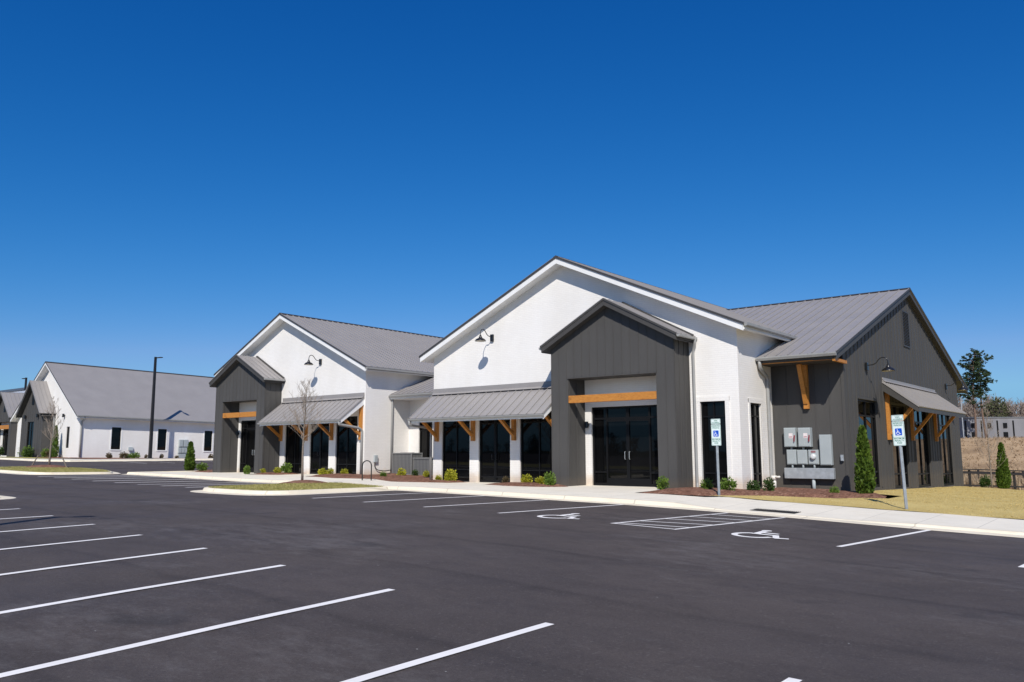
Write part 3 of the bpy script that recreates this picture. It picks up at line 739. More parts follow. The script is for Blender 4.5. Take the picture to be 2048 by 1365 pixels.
def wall_lamp(loc, ax, label, group='black gooseneck wall lamps'):
    """gooseneck barn lamp; loc = centre of the wall plate on the wall"""
    T=thing('wall_lamp',label,'wall lamp',loc,group); x,y,z=loc
    def q(d,s,dz): return (x+s,y-d,z+dz) if ax=='y' else (x+d,y+s,z+dz)
    pl=MB(); p0=q(.004,-.10,-.19); p1=q(.11,.10,.19); pl.box(min(p0[0],p1[0]),max(p0[0],p1[0]),min(p0[1],p1[1]),max(p0[1],p1[1]),p0[2],p1[2])
    obj('wall_plate',pl,M['black'],T,bevel=.012)
    pts=[q(.10,0,.06),q(.33,0,.07),q(.48,0,.15),q(.62,0,.31),q(.76,0,.38),q(.90,0,.35),q(.98,0,.24),q(1.0,0,.10),q(1.0,0,0.02)]
    cr=[]                                                         # smooth the goose neck
    V=[Vector(p) for p in pts]
    for i in range(len(V)-1):
        a=V[max(i-1,0)];b=V[i];c=V[i+1];d=V[min(i+2,len(V)-1)]
        for j in range(4):
            t=j/4; cr.append(.5*((2*b)+(c-a)*t+(2*a-5*b+4*c-d)*t*t+(3*b-a-3*c+d)*t**3))
    cr.append(V[-1]); obj('arm',MB().tube(cr,.022,8),M['black'],T,True)
    c=q(1.0,0,0)
    sh=MB().lathe(c,[(.03,.06),(.055,.04),(.06,-.02),(.10,-.05),(.09,-.09),(.15,-.12),(.24,-.17),(.295,-.25),(.30,-.275),(.29,-.275),(.235,-.19),(.14,-.14),(.02,-.12)],28)
    s=obj('lamp_shade',sh,M['black'],T,True)
    inn=MB().lathe(c,[(.286,-.268),(.232,-.196),(.14,-.147),(.06,-.13),(.05,-.20),(.001,-.22)],24); obj('lamp_interior',inn,M['lampwhite'],s,True)
    return T

# ================================================================== right hand building
B1=thing('commercial_building','large white brick gabled building on the right with dark board wing and timber entry beam','building',(-23.7,33.3,0))
gabled_front(B1,33.3,-32.87,-14.55,0,-23.72,11.38,9.72,9.78,.448,
    portico=(-23.5,-16.85,1.4,-20.18,8.62,.53,-22.52,-17.76,-22.15,-18.2), aw=(-32.86,-23.62,1.9),
    wins=[(-32.2,-30.1,0,3.75),(-26.6,-24.2,0,3.75),(-16.38,-15.2,-.06,3.78)], doors=[(-29.45,-27.25,0,3.75)], braces=[-32.52,-29.78,-26.93,-23.95],
    side_open=[(34.40,35.62,-.05,3.72)], ydepth=60)
glazing(B1,'window','x',-14.55,(34.40,35.62,-.05,3.72),[35.05],[.62,3.15])
gutter(B1,(-13.90,38.9,7.03),(-13.90,32.75,7.03),w=.16,h=.15)
tr=MB()                                                            # flat raised surrounds round the corner windows
for a,b in ((-16.58,-16.38),(-15.2,-15.0)): tr.box(a,b,33.275,33.31,-.1,3.98)
tr.box(-16.58,-15.0,33.27,33.31,3.78,4.0)
for a,b in ((34.22,34.40),(35.62,35.80)): tr.box(-14.56,-14.525,a,b,-.1,3.9)
tr.box(-14.56,-14.52,34.22,35.80,3.72,3.92)
obj('window_surround',tr,M['brick'],B1)
# dark wing, ridge along X
WX=-11.3; WY=36.95; FYr=60.6; ridY=48.6; rz=10.55
def wtop_x(off=.28): return [(WY,rz-off-(ridY-WY)*.363),(ridY,rz-off),(FYr,rz-off-(FYr-ridY)*.335)]
wm=MB(); gw=[(38.75,41.87,-.10,3.98),(44.1,47.2,-.28,3.95),(48.8,52.1,-.40,3.93),(54.8,58.2,-.52,3.9)]
wall(wm,'y',WY,-14.55,WX,-1.2,[(-14.55,6.1),(WX,6.1)],(),.1)
wall(wm,'x',WX,WY,FYr,-1.8,wtop_x(),gw,.18)
wall(wm,'y',FYr,-24,WX,-1.8,[(-24,6.2),(WX,6.2)],(),.1,-1)
battens(wm,'y',WY,-14.5,WX,-.5,[(-14.55,6.0),(WX,6.0)],.64,(),.04,.018)
battens(wm,'x',WX,WY,FYr,-1.2,wtop_x(),.60,gw,.05,.024)
for a,b,c,d in gw:                                                 # flat board surrounds
    wm.box(WX-.004,WX+.035,a-.12,a,c,d+.12); wm.box(WX-.004,WX+.035,b,b+.12,c,d+.12); wm.box(WX-.004,WX+.036,a,b,d,d+.12)
wm.box(WX-.10,WX+.034,WY-.034,WY+.10,-1.2,5.7)
obj('board_wall',wm,M['dark'],B1)
for o in gw: glazing(B1,'window','x',WX,o,[(o[0]+o[1])/2],[o[2]+.72,o[3]-.75],fw=.09)
gable_x(B1,ridY,rz,13.35,14.2,.358,.335,-22.0,-10.98,.52)
gutter(B1,(-14.5,35.2,5.76),(-11.0,35.2,5.76),w=.15,h=.15)
t1=MB(); t1.box(-11.2,-11.08,35.3,36.9,5.40,5.53)                # timber plate under the eave
t1.box(-14.5,-11.21,35.34,35.42,5.462,5.50)
obj('eave_timber',t1,M['wood'],B1); obj('eave_soffit',MB().box(-14.5,-11.21,35.43,36.94,5.46,5.49),M['darktrim'],B1)
bk=MB(); bk.box(-13.04,-12.82,36.76,36.945,3.48,5.46); bk.beam((-12.93,36.80,3.72),(-12.93,36.15,5.46),.19,.19,(1,0,0)); obj('bracket',bk,M['wood'],B1,bevel=.008)
vt=MB(); vy=48.3
vt.box(WX+.002,WX+.05,vy-.68,vy-.61,7.25,9.25); vt.box(WX+.002,WX+.05,vy+.61,vy+.68,7.25,9.25); vt.box(WX+.002,WX+.052,vy-.61,vy+.61,9.18,9.25); vt.box(WX+.002,WX+.052,vy-.61,vy+.61,7.25,7.32)
z=7.36
while z<9.15: vt.hexa([(WX+.004,vy-.61,z),(WX+.055,vy-.61,z-.045),(WX+.055,vy+.61,z-.045),(WX+.004,vy+.61,z),(WX+.004,vy-.61,z+.02),(WX+.055,vy-.61,z-.025),(WX+.055,vy+.61,z-.025),(WX+.004,vy+.61,z+.02)]); z+=.085
obj('gable_vent',vt,M['roofcap'],B1)
awning(B1,'x',WX,42.98,54.1,5.02,1.62,3.74,ribs=.38,fmat='darktrim',fh=.26,braces=[43.45,48.0,53.5],zb=2.15,flashing=.22)
# rain pipes
spout(B1,[(-16.43,33.1,6.62),(-16.43,33.1,6.40),(-16.60,33.22,6.05),(-16.60,33.22,.15),(-16.50,33.05,-.02)])
spout(B1,[(-14.38,35.25,5.62),(-14.38,35.3,5.3),(-14.47,36.30,4.95),(-14.47,36.30,.1),(-14.40,36.1,-.05)],.08)
spout(B1,[(-32.82,31.36,3.32),(-32.82,31.36,3.08),(-32.92,33.0,2.95),(-32.95,33.20,2.85),(-32.95,33.20,.05)])
# link range between the two gabled fronts belongs to the left hand building

# ================================================================== left hand building
B2=thing('commercial_building','white brick gabled building left of centre, behind the bare tree in the island','building',(-48.2,34.1,.19))
gabled_front(B2,34.1,-55.8,-39.67,.19,-48.2,11.26,8.1,9.18,.47,
    portico=(-54.66,-48.55,1.35,-51.6,8.48,.53,-53.72,-49.5,-53.5,-49.9), aw=(-48.3,-39.76,1.9),
    wins=[(-48.0,-45.88,0,3.7),(-42.52,-40.4,0,3.7)], doors=[(-45.22,-43.2,0,3.7)], braces=[-48.36,-45.55,-42.85,-39.98],
    side_open=[], ydepth=60)
gutter(B2,(-39.0,40.2,6.9),(-39.0,33.55,6.9),w=.16,h=.15)
spout(B2,[(-39.85,32.2,3.5),(-39.85,32.2,3.3),(-39.86,33.75,3.12),(-39.86,34.02,2.98),(-39.86,34.02,.2)],.085)
spout(B2,[(-39.55,36.3,5.05),(-39.58,36.3,4.7),(-39.6,36.3,.1)],.07)
lk=MB(); wall(lk,'y',37.9,-39.67,-32.87,-1,[(-39.67,5.9),(-32.87,5.9)],[(-38.75,-37.5,.1,3.55)],.16)
obj('link_wall',lk,M['brick'],B2); glazing(B2,'window','y',37.9,(-38.75,-37.5,.1,3.55),[-38.1],[3.0])
ro=MB(); ro.slab((-46,48.6,10.0),(16,0,0),Vector((0,-12.5,-12.5*.375)),.07,.5); ro.slab((-46,48.6,10.0),(16,0,0),Vector((0,12.5,-12.5*.375)),.07,0)
rl=obj('link_roof',ro,M['roof'],B2)
fa=MB(); fa.box(-39.66,-32.88,36.14,36.19,5.03,5.22); fa.box(-39.66,-32.88,36.2,37.95,5.00,5.03); obj('roof_trim',fa,M['trim'],rl)
gutter(B2,(-39.62,36.06,5.25),(-32.9,36.06,5.25),w=.14,h=.13)
for x,y,z_,r_ in ((-49.0,41.0,10.75,.06),(-49.1,41.9,10.75,.05)): obj('roof_vent',MB().lathe((x,y,z_),[(r_,0),(r_,.55),(.001,.55)],10),M['pvc'],B2,True)

wall_lamp((-28.45,33.3,7.72),'y','black gooseneck wall lamp on the taller white brick gable, above the long awning')
wall_lamp((-44.25,34.1,7.62),'y','black gooseneck wall lamp on the left white brick gable above the bare tree')
wall_lamp((-11.27,40.3,5.55),'x','black gooseneck lamp on the dark board gable, nearer one above its first window')
wall_lamp((-11.27,57.1,5.6),'x','black gooseneck lamp at the far end of the dark board gable under the eave')
# small black lantern inside each portico
for (x,y,z),l in (((-22.33,33.29,2.9),'small black wall sconce on the white pier left of the large portico door'),((-53.62,34.09,3.0),'small black wall sconce on the white pier in the left dark portico')):
    mb=MB(); mb.lathe((x,y-.14,z),[(.001,.16),(.09,.15),(.09,-.15),(.001,-.16)],14); mb.box(x-.06,x+.06,y-.09,y,z-.08,z+.08)
    single('wall_sconce',mb,M['black'],(x,y,z),l,'wall lamp','black portico sconces',False)

# ------------------------------------------------------------------ meter bank on the dark wing
YB=WY-.025
def ebox(x0,x1,z0,z1,d,label,group,lever=False,meter=False,sticker=False):
    T=thing('electrical_box',label,'electrical box',((x0+x1)/2,YB,z0),group)
    mb=MB().box(x0,x1,YB-d,YB,z0,z1); e=obj('enclosure',mb,M['boxgrey'],T,bevel=.012)
    dr=MB().box(x0+.025,x1-.025,YB-d-.018,YB-d+.002,z0+.03,z1-.03); obj('cover',dr,M['boxgrey'],T,bevel=.008)
    if sticker: obj('warning_sticker',MB().box(x1-.30,x1-.12,YB-d-.021,YB-d-.017,z0+.36*(z1-z0)+.08,z0+.36*(z1-z0)+.30),M['label'],T); obj('sticker_print',MB().box(x1-.28,x1-.14,YB-d-.024,YB-d-.020,z0+.36*(z1-z0)+.12,z0+.36*(z1-z0)+.15),M['red'],T)
    if lever: obj('lever',MB().beam((x1-.055,YB-d-.06,z0+.24),(x1-.015,YB-d-.09,z0+.52),.04,.05,(0,1,0)),M['red'],T)
    if meter:
        c=((x0+x1)/2+.01,z0+.62*(z1-z0)-.06); m=MB(); n=20
        for r,yy in ((.13,YB-d-.02),(.13,YB-d-.06),(.11,YB-d-.13),(.06,YB-d-.15),(.001,YB-d-.152)):
            for k in range(n): a=2*PI*k/n; m.v.append((c[0]+r*math.cos(a),yy,c[1]+r*math.sin(a)))
        for i in range(4):
            for k in range(n): k2=(k+1)%n; m.f.append((i*n+k,(i+1)*n+k,(i+1)*n+k2,i*n+k2))
        obj('meter_dial',m,M['meterglass'],T,True); obj('rating_plate',MB().box(c[0]-.10,c[0]+.10,YB-d-.022,YB-d-.017,z1-.13,z1-.04),M['plate'],T)
    return T
G='grey electrical boxes on the dark wing'
ebox(-13.95,-13.42,1.79,2.65,.30,'upper left grey disconnect box with red lever on the dark wing',G,True,False,True)
ebox(-13.31,-12.76,1.79,2.64,.30,'upper right grey disconnect box with red lever on the dark wing',G,True,False,True)
ebox(-13.90,-13.47,1.01,1.67,.20,'blank grey meter box, left one of the lower row on the dark wing',G)
ebox(-13.43,-12.98,1.02,1.66,.20,'blank grey meter box, middle one of the lower row on the dark wing',G)
ebox(-12.93,-12.48,1.02,1.66,.20,'grey meter box with round glass meter dial on the dark wing',G,False,True)
ebox(-12.40,-11.90,.99,2.32,.24,'tall narrow grey cabinet right of the meter boxes on the dark wing',G)
T=thing('wire_trough','long galvanised wire trough under the meter boxes on its pipe stand','wire trough',(-12.93,YB,-.1))
obj('trough',MB().box(-14.02,-11.84,YB-.26,YB-.01,.39,.86),M['galv'],T,bevel=.012)
for x in (-13.68,-13.2,-12.7): obj('conduit',MB().tube([(x,YB-.12,.855),(x,YB-.12,1.03)],.045,10),M['boxgrey'],T,True)
for x in (-13.68,-13.15): obj('conduit',MB().tube([(x,YB-.13,1.655),(x,YB-.13,1.80)],.045,10),M['boxgrey'],T,True)
obj('conduit',MB().tube([(-12.76,YB-.14,.40),(-12.76,YB-.14,-.25)],.075,12),M['boxgrey'],T,True)
mb=MB().box(-11.57,-11.45,YB-.09,YB-.002,1.17,1.44); mb.box(-11.555,-11.465,YB-.13,YB-.085,1.19,1.36)
single('outlet_cover',mb,M['galv'],(-11.5,YB,1.17),'small grey weatherproof outlet cover on the dark wing right of the meter boxes','outlet')
mb=MB(); mb.tube([(-14.28,36.1,-.1),(-14.28,36.1,.40)],.09,12); mb.tube([(-14.28,36.1,.33),(-14.28,36.1,.52)],.12,12); mb.tube([(-14.28,36.1,.45),(-13.95,35.9,.47)],.05,10)
single('standpipe',mb,M['pvc'],(-14.28,36.1,-.1),'short white plastic standpipe beside the downspout in the corner by the dark wing','pipe',None,True)

# ------------------------------------------------------------------ link yard
def condenser(x0,x1,y0,d,h,label):
    z=land((x0+x1)/2,y0)+.05; T=thing('air_conditioner',label,'air conditioner',((x0+x1)/2,y0,z),'condensers beside the link')
    mb=MB(); mb.box(x0+.04,x1-.04,y0+.04,y0+d-.04,z+.06,z+h-.05); obj('louvre_panel',mb,M['louver'],T)
    fr=MB()
    for x in (x0,x1-.04):
        fr.box(x,x+.04,y0,y0+.05,z,z+h-.06)
    for x in (x0,x1-.06): fr.box(x,x+.06,y0+d-.05,y0+d,z,z+h-.06)
    fr.box(x0-.01,x1+.01,y0-.01,y0+d+.01,z+h-.06,z+h); fr.box(x0-.01,x1+.01,y0-.01,y0+d+.01,z-.1,z+.06)
    obj('cabinet_frame',fr,M['acgrey'],T)
    gr=MB()
    for r in (.15,.3,.45): gr.tube([((x0+x1)/2+r*math.cos(a*PI/12),y0+d/2+r*math.sin(a*PI/12),z+h+.02) for a in range(25)],.008,6,False)
    obj('fan_guard',gr,M['blackiron'],T)
condenser(-39.2,-37.42,36.0,.95,1.38,'taller louvred grey air conditioner next to the left building corner')
condenser(-37.3,-35.85,36.0,.95,1.12,'shorter louvred grey air conditioner below the narrow link window')
rx,ry=-35.3,30.55; rz0=land(rx,ry)
mb=MB(); pts=[(rx-.26,ry-.1,rz0-.1),(rx-.26,ry-.1,rz0+.82)]
for k in range(1,12): a=PI-PI*k/12; pts.append((rx+.26*math.cos(a),ry-.1+.38*(.26+.26*math.cos(a)),rz0+.82+.26*math.sin(a)))
pts+=[(rx+.26,ry+.1,rz0+.82),(rx+.26,ry+.1,rz0-.1)]
mb.tube(pts,.032,10)
single('bike_rack',mb,M['blackiron'],(rx,ry,rz0),'black hoop bike rack standing on the pavement between the two white buildings','bike rack',None,True)
T=thing('utility_box','small grey utility box with a cable on the left building side wall','utility box',(-39.67,34.95,.9))
obj('box_case',MB().box(-39.665,-39.53,34.85,35.10,.98,1.42),M['boxgrey'],T,bevel=.01)
obj('cable',MB().tube(bend([(-39.6,34.9,1.0),(-39.6,34.9,.7),(-39.58,35.1,.5),(-39.55,35.7,.42),(-39.53,36.2,.48)],.2,4),.028,8),M['hose'],T,True)

# ------------------------------------------------------------------ accessible parking signs
def text_mesh(s, size, w=None, bold=.0):
    c=bpy.data.curves.new('lettering','FONT'); c.body=s; c.size=size; c.align_x='CENTER'; c.align_y='CENTER'; c.offset=bold
    o=bpy.data.objects.new('lettering',c); COL.objects.link(o); bpy.context.view_layer.update()
    dg=bpy.context.evaluated_depsgraph_get(); me=bpy.data.meshes.new_from_object(o.evaluated_get(dg)); bpy.data.objects.remove(o)
    if w and me.vertices:
        xs=[v.co.x for v in me.vertices]; k=w/(max(xs)-min(xs))
        for v in me.vertices: v.co.x*=k
    return me
def rrect(x0,x1,z0,z1,y,r=.03,n=4):
    P=[]
    for cx,cz,a0 in ((x1-r,z0+r,-90),(x1-r,z1-r,0),(x0+r,z1-r,90),(x0+r,z0+r,180)):
        for k in range(n+1): a=math.radians(a0+90*k/n); P.append((cx+r*math.cos(a),y,cz+r*math.sin(a)))
    return P
def plate(mb,x0,x1,z0,z1,y0,y1,r=.03):
    A=rrect(x0,x1,z0,z1,y0,r); B=rrect(x0,x1,z0,z1,y1,r); n=len(A); mb.add(A+B,[tuple(range(n)),tuple(range(2*n-1,n-1,-1))]+[((i+1)%n,i,n+i,n+(i+1)%n) for i in range(n)])
def frame_line(mb,x0,x1,z0,z1,y,w=.008,r=.02):
    A=rrect(x0,x1,z0,z1,y,r); B=rrect(x0+w,x1-w,z0+w,z1-w,y,r-.004); n=len(A)
    mb.add(A+B,[(i,(i+1)%n,n+(i+1)%n,n+i) for i in range(n)])
def parking_sign(x,y,top,label,lean=0.0,rot=0.0):
    z=land(x,y); H=top-z
    T=thing('parking_sign',label,'parking sign',(x,y,z),'accessible parking signs'); T.rotation_euler=(0,lean,rot)
    def add(name,mb,mat,par,**k): return obj(name,mb,mat,par,world=False,**k)
    post=MB(); t=.006                                             # open channel post
    post.box(-.035,.035,.016,.022,-.4,H-.08); post.hexa([(-.035,.016,-.4),(-.029,.016,-.4),(-.029,.052,-.4),(-.035,.052,-.4),(-.035,.016,H-.08),(-.029,.016,H-.08),(-.029,.052,H-.08),(-.035,.052,H-.08)])
    post.box(.029,.035,.0165,.052,-.4,H-.08); post.box(-.055,-.0355,.046,.052,-.4,H-.08); post.box(.0355,.055,.046,.052,-.4,H-.08)
    post.box(-.012,.012,-.004,.0155,-.4,H-1.07)
    add('post',post,M['galv'],T)
    w=.205
    def face(mb): return add('sign_plate',mb,M['signwhite'],T)
    top_=MB(); plate(top_,-w,w,H-.20,H,.006,.012); a=face(top_)
    main=MB(); plate(main,-w,w,H-1.05,H-.215,.006,.012); b=face(main)
    fl=MB(); frame_line(fl,-w+.012,w-.012,H-.188,H-.012,.0045,.009); add('border',fl,M['signgreen'],a)
    fl=MB(); frame_line(fl,-w+.012,w-.012,H-1.038,H-.227,.0045,.009); fl.quad((-w+.02,.0045,H-.765),(w-.02,.0045,H-.765),(w-.02,.0045,H-.757),(-w+.02,.0045,H-.757)); add('border',fl,M['signgreen'],b)
    def txt(s,zc,size,wd,par):
        me=text_mesh(s,size,wd,.0012); 
        for v in me.vertices: v.co=Vector((v.co.x,.0042,zc+v.co.y))
        me.materials.append(M['signgreen']); o=bpy.data.objects.new('lettering',me); COL.objects.link(o); o.parent=par
    txt('VAN',H-.075,.085,.15,a); txt('ACCESSIBLE',H-.145,.055,.31,a)
    txt('RESERVED',H-.285,.082,.33,b); txt('PARKING',H-.36,.082,.29,b)
    txt('MAXIMUM',H-.81,.08,.34,b); txt('PENALTY',H-.885,.08,.32,b); txt('$250',H-.96,.08,.17,b)
    bl=MB(); plate(bl,-.115,.115,H-.70,H-.46,.0030,.0055,.02); c=add('symbol_panel',bl,M['signblue'],b)
    sy=MB(); k=[0]
    def fn(pts): k[0]+=1; sy.poly([(-.10+p.x*.185,.0022-.00004*k[0],H-.685+p.y*.20) for p in pts])
    isa(fn); add('wheelchair_symbol',sy,M['signink'],b)
    return T
parking_sign(-14.24,30.27,2.88,'accessible parking sign on a post in front of the tall corner window',-.005,-.05)
parking_sign(-7.45,30.29,2.83,'accessible parking sign standing on the lawn in front of the dark gable',-.03,-.16)

# ------------------------------------------------------------------ drain grate in the gutter pan
T=thing('drain_grate','black cast iron drain grate in the pavement at the dropped kerb','drain grate',(-10.6,26.7,-.37))
fr=MB(); zz=lambda x,y: land(x,y)+.006
def pz(x,y,d=0): return (x,y,zz(x,y)+d)
gx0,gx1,gy0,gy1=-11.35,-9.85,26.45,27.05
fr.quad(pz(gx0,gy0),pz(gx1,gy0),pz(gx1,gy1),pz(gx0,gy1)); obj('pit',fr,M['iron'],T)
gb=MB(); n=22
for i in range(n+1):
    x=gx0+(gx1-gx0)*i/n; gb.quad(pz(x-.012,gy0,.012),pz(x+.012,gy0,.012),pz(x+.012,gy1,.012),pz(x-.012,gy1,.012))
for yy in (gy0,(gy0+gy1)/2,gy1): gb.quad(pz(gx0,yy-.015,.016),pz(gx1,yy-.015,.016),pz(gx1,yy+.015,.016),pz(gx0,yy+.015,.016))
obj('bars',gb,M['blackiron'],T)

# ------------------------------------------------------------------ car park light poles
def light_pole(x,y,z,top,arm,label,s=1.,head=1.0):
    T=thing('light_pole',label,'light pole',(x,y,z),'black car park light poles')
    obj('base',MB().lathe((x,y,z),[(.001,0),(.34*s,0),(.34*s,.10),(.001,.11)],20),M['blackiron'],T)
    mb=MB(); a=.14*s; b=.095*s; mb.hexa([(x-a,y-a,z+.1),(x+a,y-a,z+.1),(x+a,y+a,z+.1),(x-a,y+a,z+.1),(x-b,y-b,top),(x+b,y-b,top),(x+b,y+b,top),(x-b,y+b,top)]); obj('pole',mb,M['blackiron'],T)
    d=Vector(arm).normalized(); p=Vector((x,y,top-.12)); mb=MB(); mb.beam(p+d*b,p+d*(.55*s),.09*s,.09*s); obj('arm',mb,M['blackiron'],T)
    mb=MB(); mb.beam(p+d*.45*s,p+d*(1.0*s*head),.30*s,.08*s); obj('lamp_head',mb,M['blackiron'],T,bevel=.03)
light_pole(-92.3,47.3,.95,12.75,(1,.15,0),'tall black light pole standing before the side wall of the far left building',1.15)
light_pole(-163.6,59.6,1.6,15.4,(-1,0,0),'distant black light pole showing above the roofs at the left edge',1.5)
light_pole(-17.0,1.2,zg(-17,1.2),8.5,(.4,1,0),'black light pole casting its shadow across the near stalls',.9)

# ------------------------------------------------------------------ far left buildings
B3=thing('commercial_building','far left white building with long plain grey roof and steep dark portico','building',(-95,40.45,1.0)); B3.rotation_euler=(0,0,0)
def tilt(me_obj):                                               # the site falls away along its side
    for v in me_obj.data.vertices: v.co.z -= (v.co.y)*.0172
xr3,xl3,rd3=-95.,-112.4,-103.7; zr3=12.35; sl3=.70; Yb=40.45; back=76
wm=MB(); top=[(xl3,zr3-.35-(rd3-xl3)*sl3),(rd3,zr3-.35),(xr3,zr3-.35-(xr3-rd3)*sl3)]
sw=[(44.0,45.1,2.1,4.62),(49.5,50.6,2.1,4.62),(55.55,56.65,2.1,4.62),(61,62.1,2.1,4.62),(66.5,67.6,2.1,4.62)]; fw=[(-98.4,-97.55,2.2,4.6)]
wall(wm,'y',Yb,xl3,xr3,-.3,top,fw,.12); wall(wm,'x',xr3,Yb,back,-1.,[(Yb,top[2][1]),(back,top[2][1])],sw,.12); wall(wm,'x',xl3,Yb,back,-1,[(Yb,top[0][1]),(back,top[0][1])],(),.1,-1)
o=obj('brick_wall',wm,M['brick'],B3); tilt(o)
parts=[]
for q in sw:
    f=glazing(B3,'window','x',xr3,q,[],[(q[2]+q[3])/2],fw=.06); parts+= [f]+list(f.children)
    m=MB(); m.box(xr3-.01,xr3+.03,q[0]-.14,q[0],q[2]-.14,q[3]+.14); m.box(xr3-.01,xr3+.03,q[1],q[1]+.14,q[2]-.14,q[3]+.14); m.box(xr3-.01,xr3+.031,q[0],q[1],q[3],q[3]+.14); m.box(xr3-.01,xr3+.06,q[0],q[1],q[2]-.14,q[2]); parts.append(obj('window_trim',m,M['trim'],f))
for q in fw: f=glazing(B3,'window','y',Yb,q,[],[(q[2]+q[3])/2],fw=.05); parts+=[f]+list(f.children)
r=gable_y(B3,rd3,zr3,9.4,9.45,sl3,sl3,Yb-.75,back+.4,0); parts+=[r]+list(r.children)
parts.append(gutter(B3,(-94.2,back,5.78),(-94.2,Yb-.7,5.78),w=.16,h=.15))
parts.append(spout(B3,[(-94.3,Yb+.2,5.7),(-94.3,Yb+.2,5.4),(-94.9,Yb+.15,5.1),(-94.9,Yb+.15,1.2)],.09))
for p in parts: tilt(p)
pm=MB(); pt=[(-108.3,zr3-6.1),(-105.2,9.85),(-102.1,6.35)]
pt=[(-107.9,6.35),(-104.85,9.8),(-101.8,6.35)]
wall(pm,'y',39.2,-107.9,-101.8,.2,pt,[(-106.2,-104.3,1.2,5.3)],.25); pm.quad((-101.8,39.2,.2),(-101.8,Yb,.2),(-101.8,Yb,6.35),(-101.8,39.2,6.35))
battens(pm,'y',39.2,-107.9,-101.8,.9,pt,.6,[(-106.2,-104.3,1.2,5.3)]); P=obj('portico',pm,M['dark'],B3)
glazing(B3,'entry_door','y',39.2,(-106.2,-104.3,1.2,5.3),[-105.25],[4.3],fw=.09)
m=MB().box(-105.2,-104.55,39.15,39.19,7.3,8.6); obj('gable_vent',m,M['frame'],P)
ro=MB(); fa=MB()
for s in (-1,1):
    S=Vector((s*3.5,0,-3.5*1.13)); ro.slab((-104.85,38.6,10.15),(0,1.84,0),S,.08,.5)
    O=Vector((-104.85,38.64,10.05)); q=[O,O+S*.98,O+S*.98+Vector((0,0,-.35)),O+Vector((0,0,-.35))]; fa.hexa(q+[p+Vector((0,.1,0)) for p in q])
    fa.slab((-104.85,38.75,9.75),(0,1.6,0),S*.98,.03)
r=obj('portico_roof',ro,M['roof'],B3); obj('portico_trim',fa,M['darktrim'],r)
spout(B3,[(-101.55,40.1,6.0),(-101.55,40.3,5.6),(-101.55,40.35,1.2)],.1)
for (x,z),l in (((-106.6,5.9),'left black sconce above the door of the far left portico'),((-103.0,5.95),'right black sconce above the door of the far left portico')):
    mb=MB(); mb.lathe((x,39.0,z),[(.001,.22),(.13,.2),(.13,-.2),(.001,-.22)],10); mb.box(x-.05,x+.05,39.0,39.18,z-.1,z+.1); single('wall_sconce',mb,M['black'],(x,39.2,z),l,'wall lamp','sconces on the far left building')
mb=MB(); mb.lathe((-99.0,40.25,5.9),[(.001,.2),(.12,.18),(.12,-.2),(.001,-.22)],10); mb.box(-99.05,-98.95,40.25,40.44,5.85,5.95); single('wall_sconce',mb,M['black'],(-99,40.44,5.9),'small black sconce on the white brick front of the far left building','wall lamp','sconces on the far left building')
# its meter boxes and vent hood on the side wall
mgr='grey meter boxes on the far left building'
for (y0,y1,z0,z1),l in (((52.15,52.65,2.6,3.45),'upper left grey box of the distant meter bank on the far left building'),((52.72,53.3,2.6,3.45),'upper right grey box of the distant meter bank on the far left building'),((52.1,52.48,1.85,2.5),'lower left grey box of the distant meter bank on the far left building'),((52.52,52.9,1.85,2.5),'lower middle grey box of the distant meter bank on the far left building'),((52.94,53.34,1.85,2.5),'lower right grey box of the distant meter bank on the far left building'),((52.1,53.45,1.2,1.75),'long grey trough at the foot of the distant meter bank')):
    z0-=.25; z1-=.25; mb=MB().box(-95.0,-94.72,y0,y1,z0,z1); mb.box(-94.725,-94.70,y0+.04,y1-.04,z0+.04,z1-.04)
    single('electrical_box',mb,M['boxgrey'],(-95,(y0+y1)/2,z0),l,'electrical box',mgr)
mb=MB().hexa([(-95,46.0,1.95),(-94.75,46.0,1.9),(-94.75,46.5,1.9),(-95,46.5,1.95),(-95,46.0,2.3),(-94.85,46.0,2.3),(-94.85,46.5,2.3),(-95,46.5,2.3)])
single('vent_hood',mb,M['boxgrey'],(-95,46.2,1.95),'pale vent hood low on the side wall of the far left building','vent hood')

B4=thing('commercial_building','partly hidden dark portico and white wall at the extreme left edge','building',(-128,45,1.2))
pm=MB(); pt=[(-132.5,6.5),(-129.15,9.95),(-125.85,6.5)]; yq=44.4
wall(pm,'y',yq,-132.5,-125.85,.2,pt,[(-131.7,-126.65,.2,6.0)],.75); pm.quad((-125.85,yq,.2),(-125.85,45.19,.2),(-125.85,45.19,6.5),(-125.85,yq,6.5)); battens(pm,'y',yq,-132.5,-125.85,.6,pt,.6,[(-131.7,-126.65,0,6.0)]); P=obj('portico',pm,M['dark'],B4)
obj('timber_beam',MB().box(-131.69,-126.66,yq+.02,yq+.25,5.0,5.55),M['wood'],P)
obj('gable_vent',MB().box(-128.9,-128.2,yq-.04,yq-.002,7.4,8.6),M['frame'],P)
ro=MB(); fa=MB()
for q_ in (-1,1):
    S=Vector((q_*3.7,0,-3.7*1.0)); ro.slab((-129.15,yq-.5,10.25),(0,4.2,0),S,.08,.5); O=Vector((-129.15,yq-.46,10.15)); q=[O,O+S*.98,O+S*.98+Vector((0,0,-.35)),O+Vector((0,0,-.35))]; fa.hexa(q+[p+Vector((0,.1,0)) for p in q]); fa.slab((-129.15,yq-.35,9.85),(0,1.1,0),S*.98,.03)
r=obj('portico_roof',ro,M['roof'],B4); obj('portico_trim',fa,M['darktrim'],r)
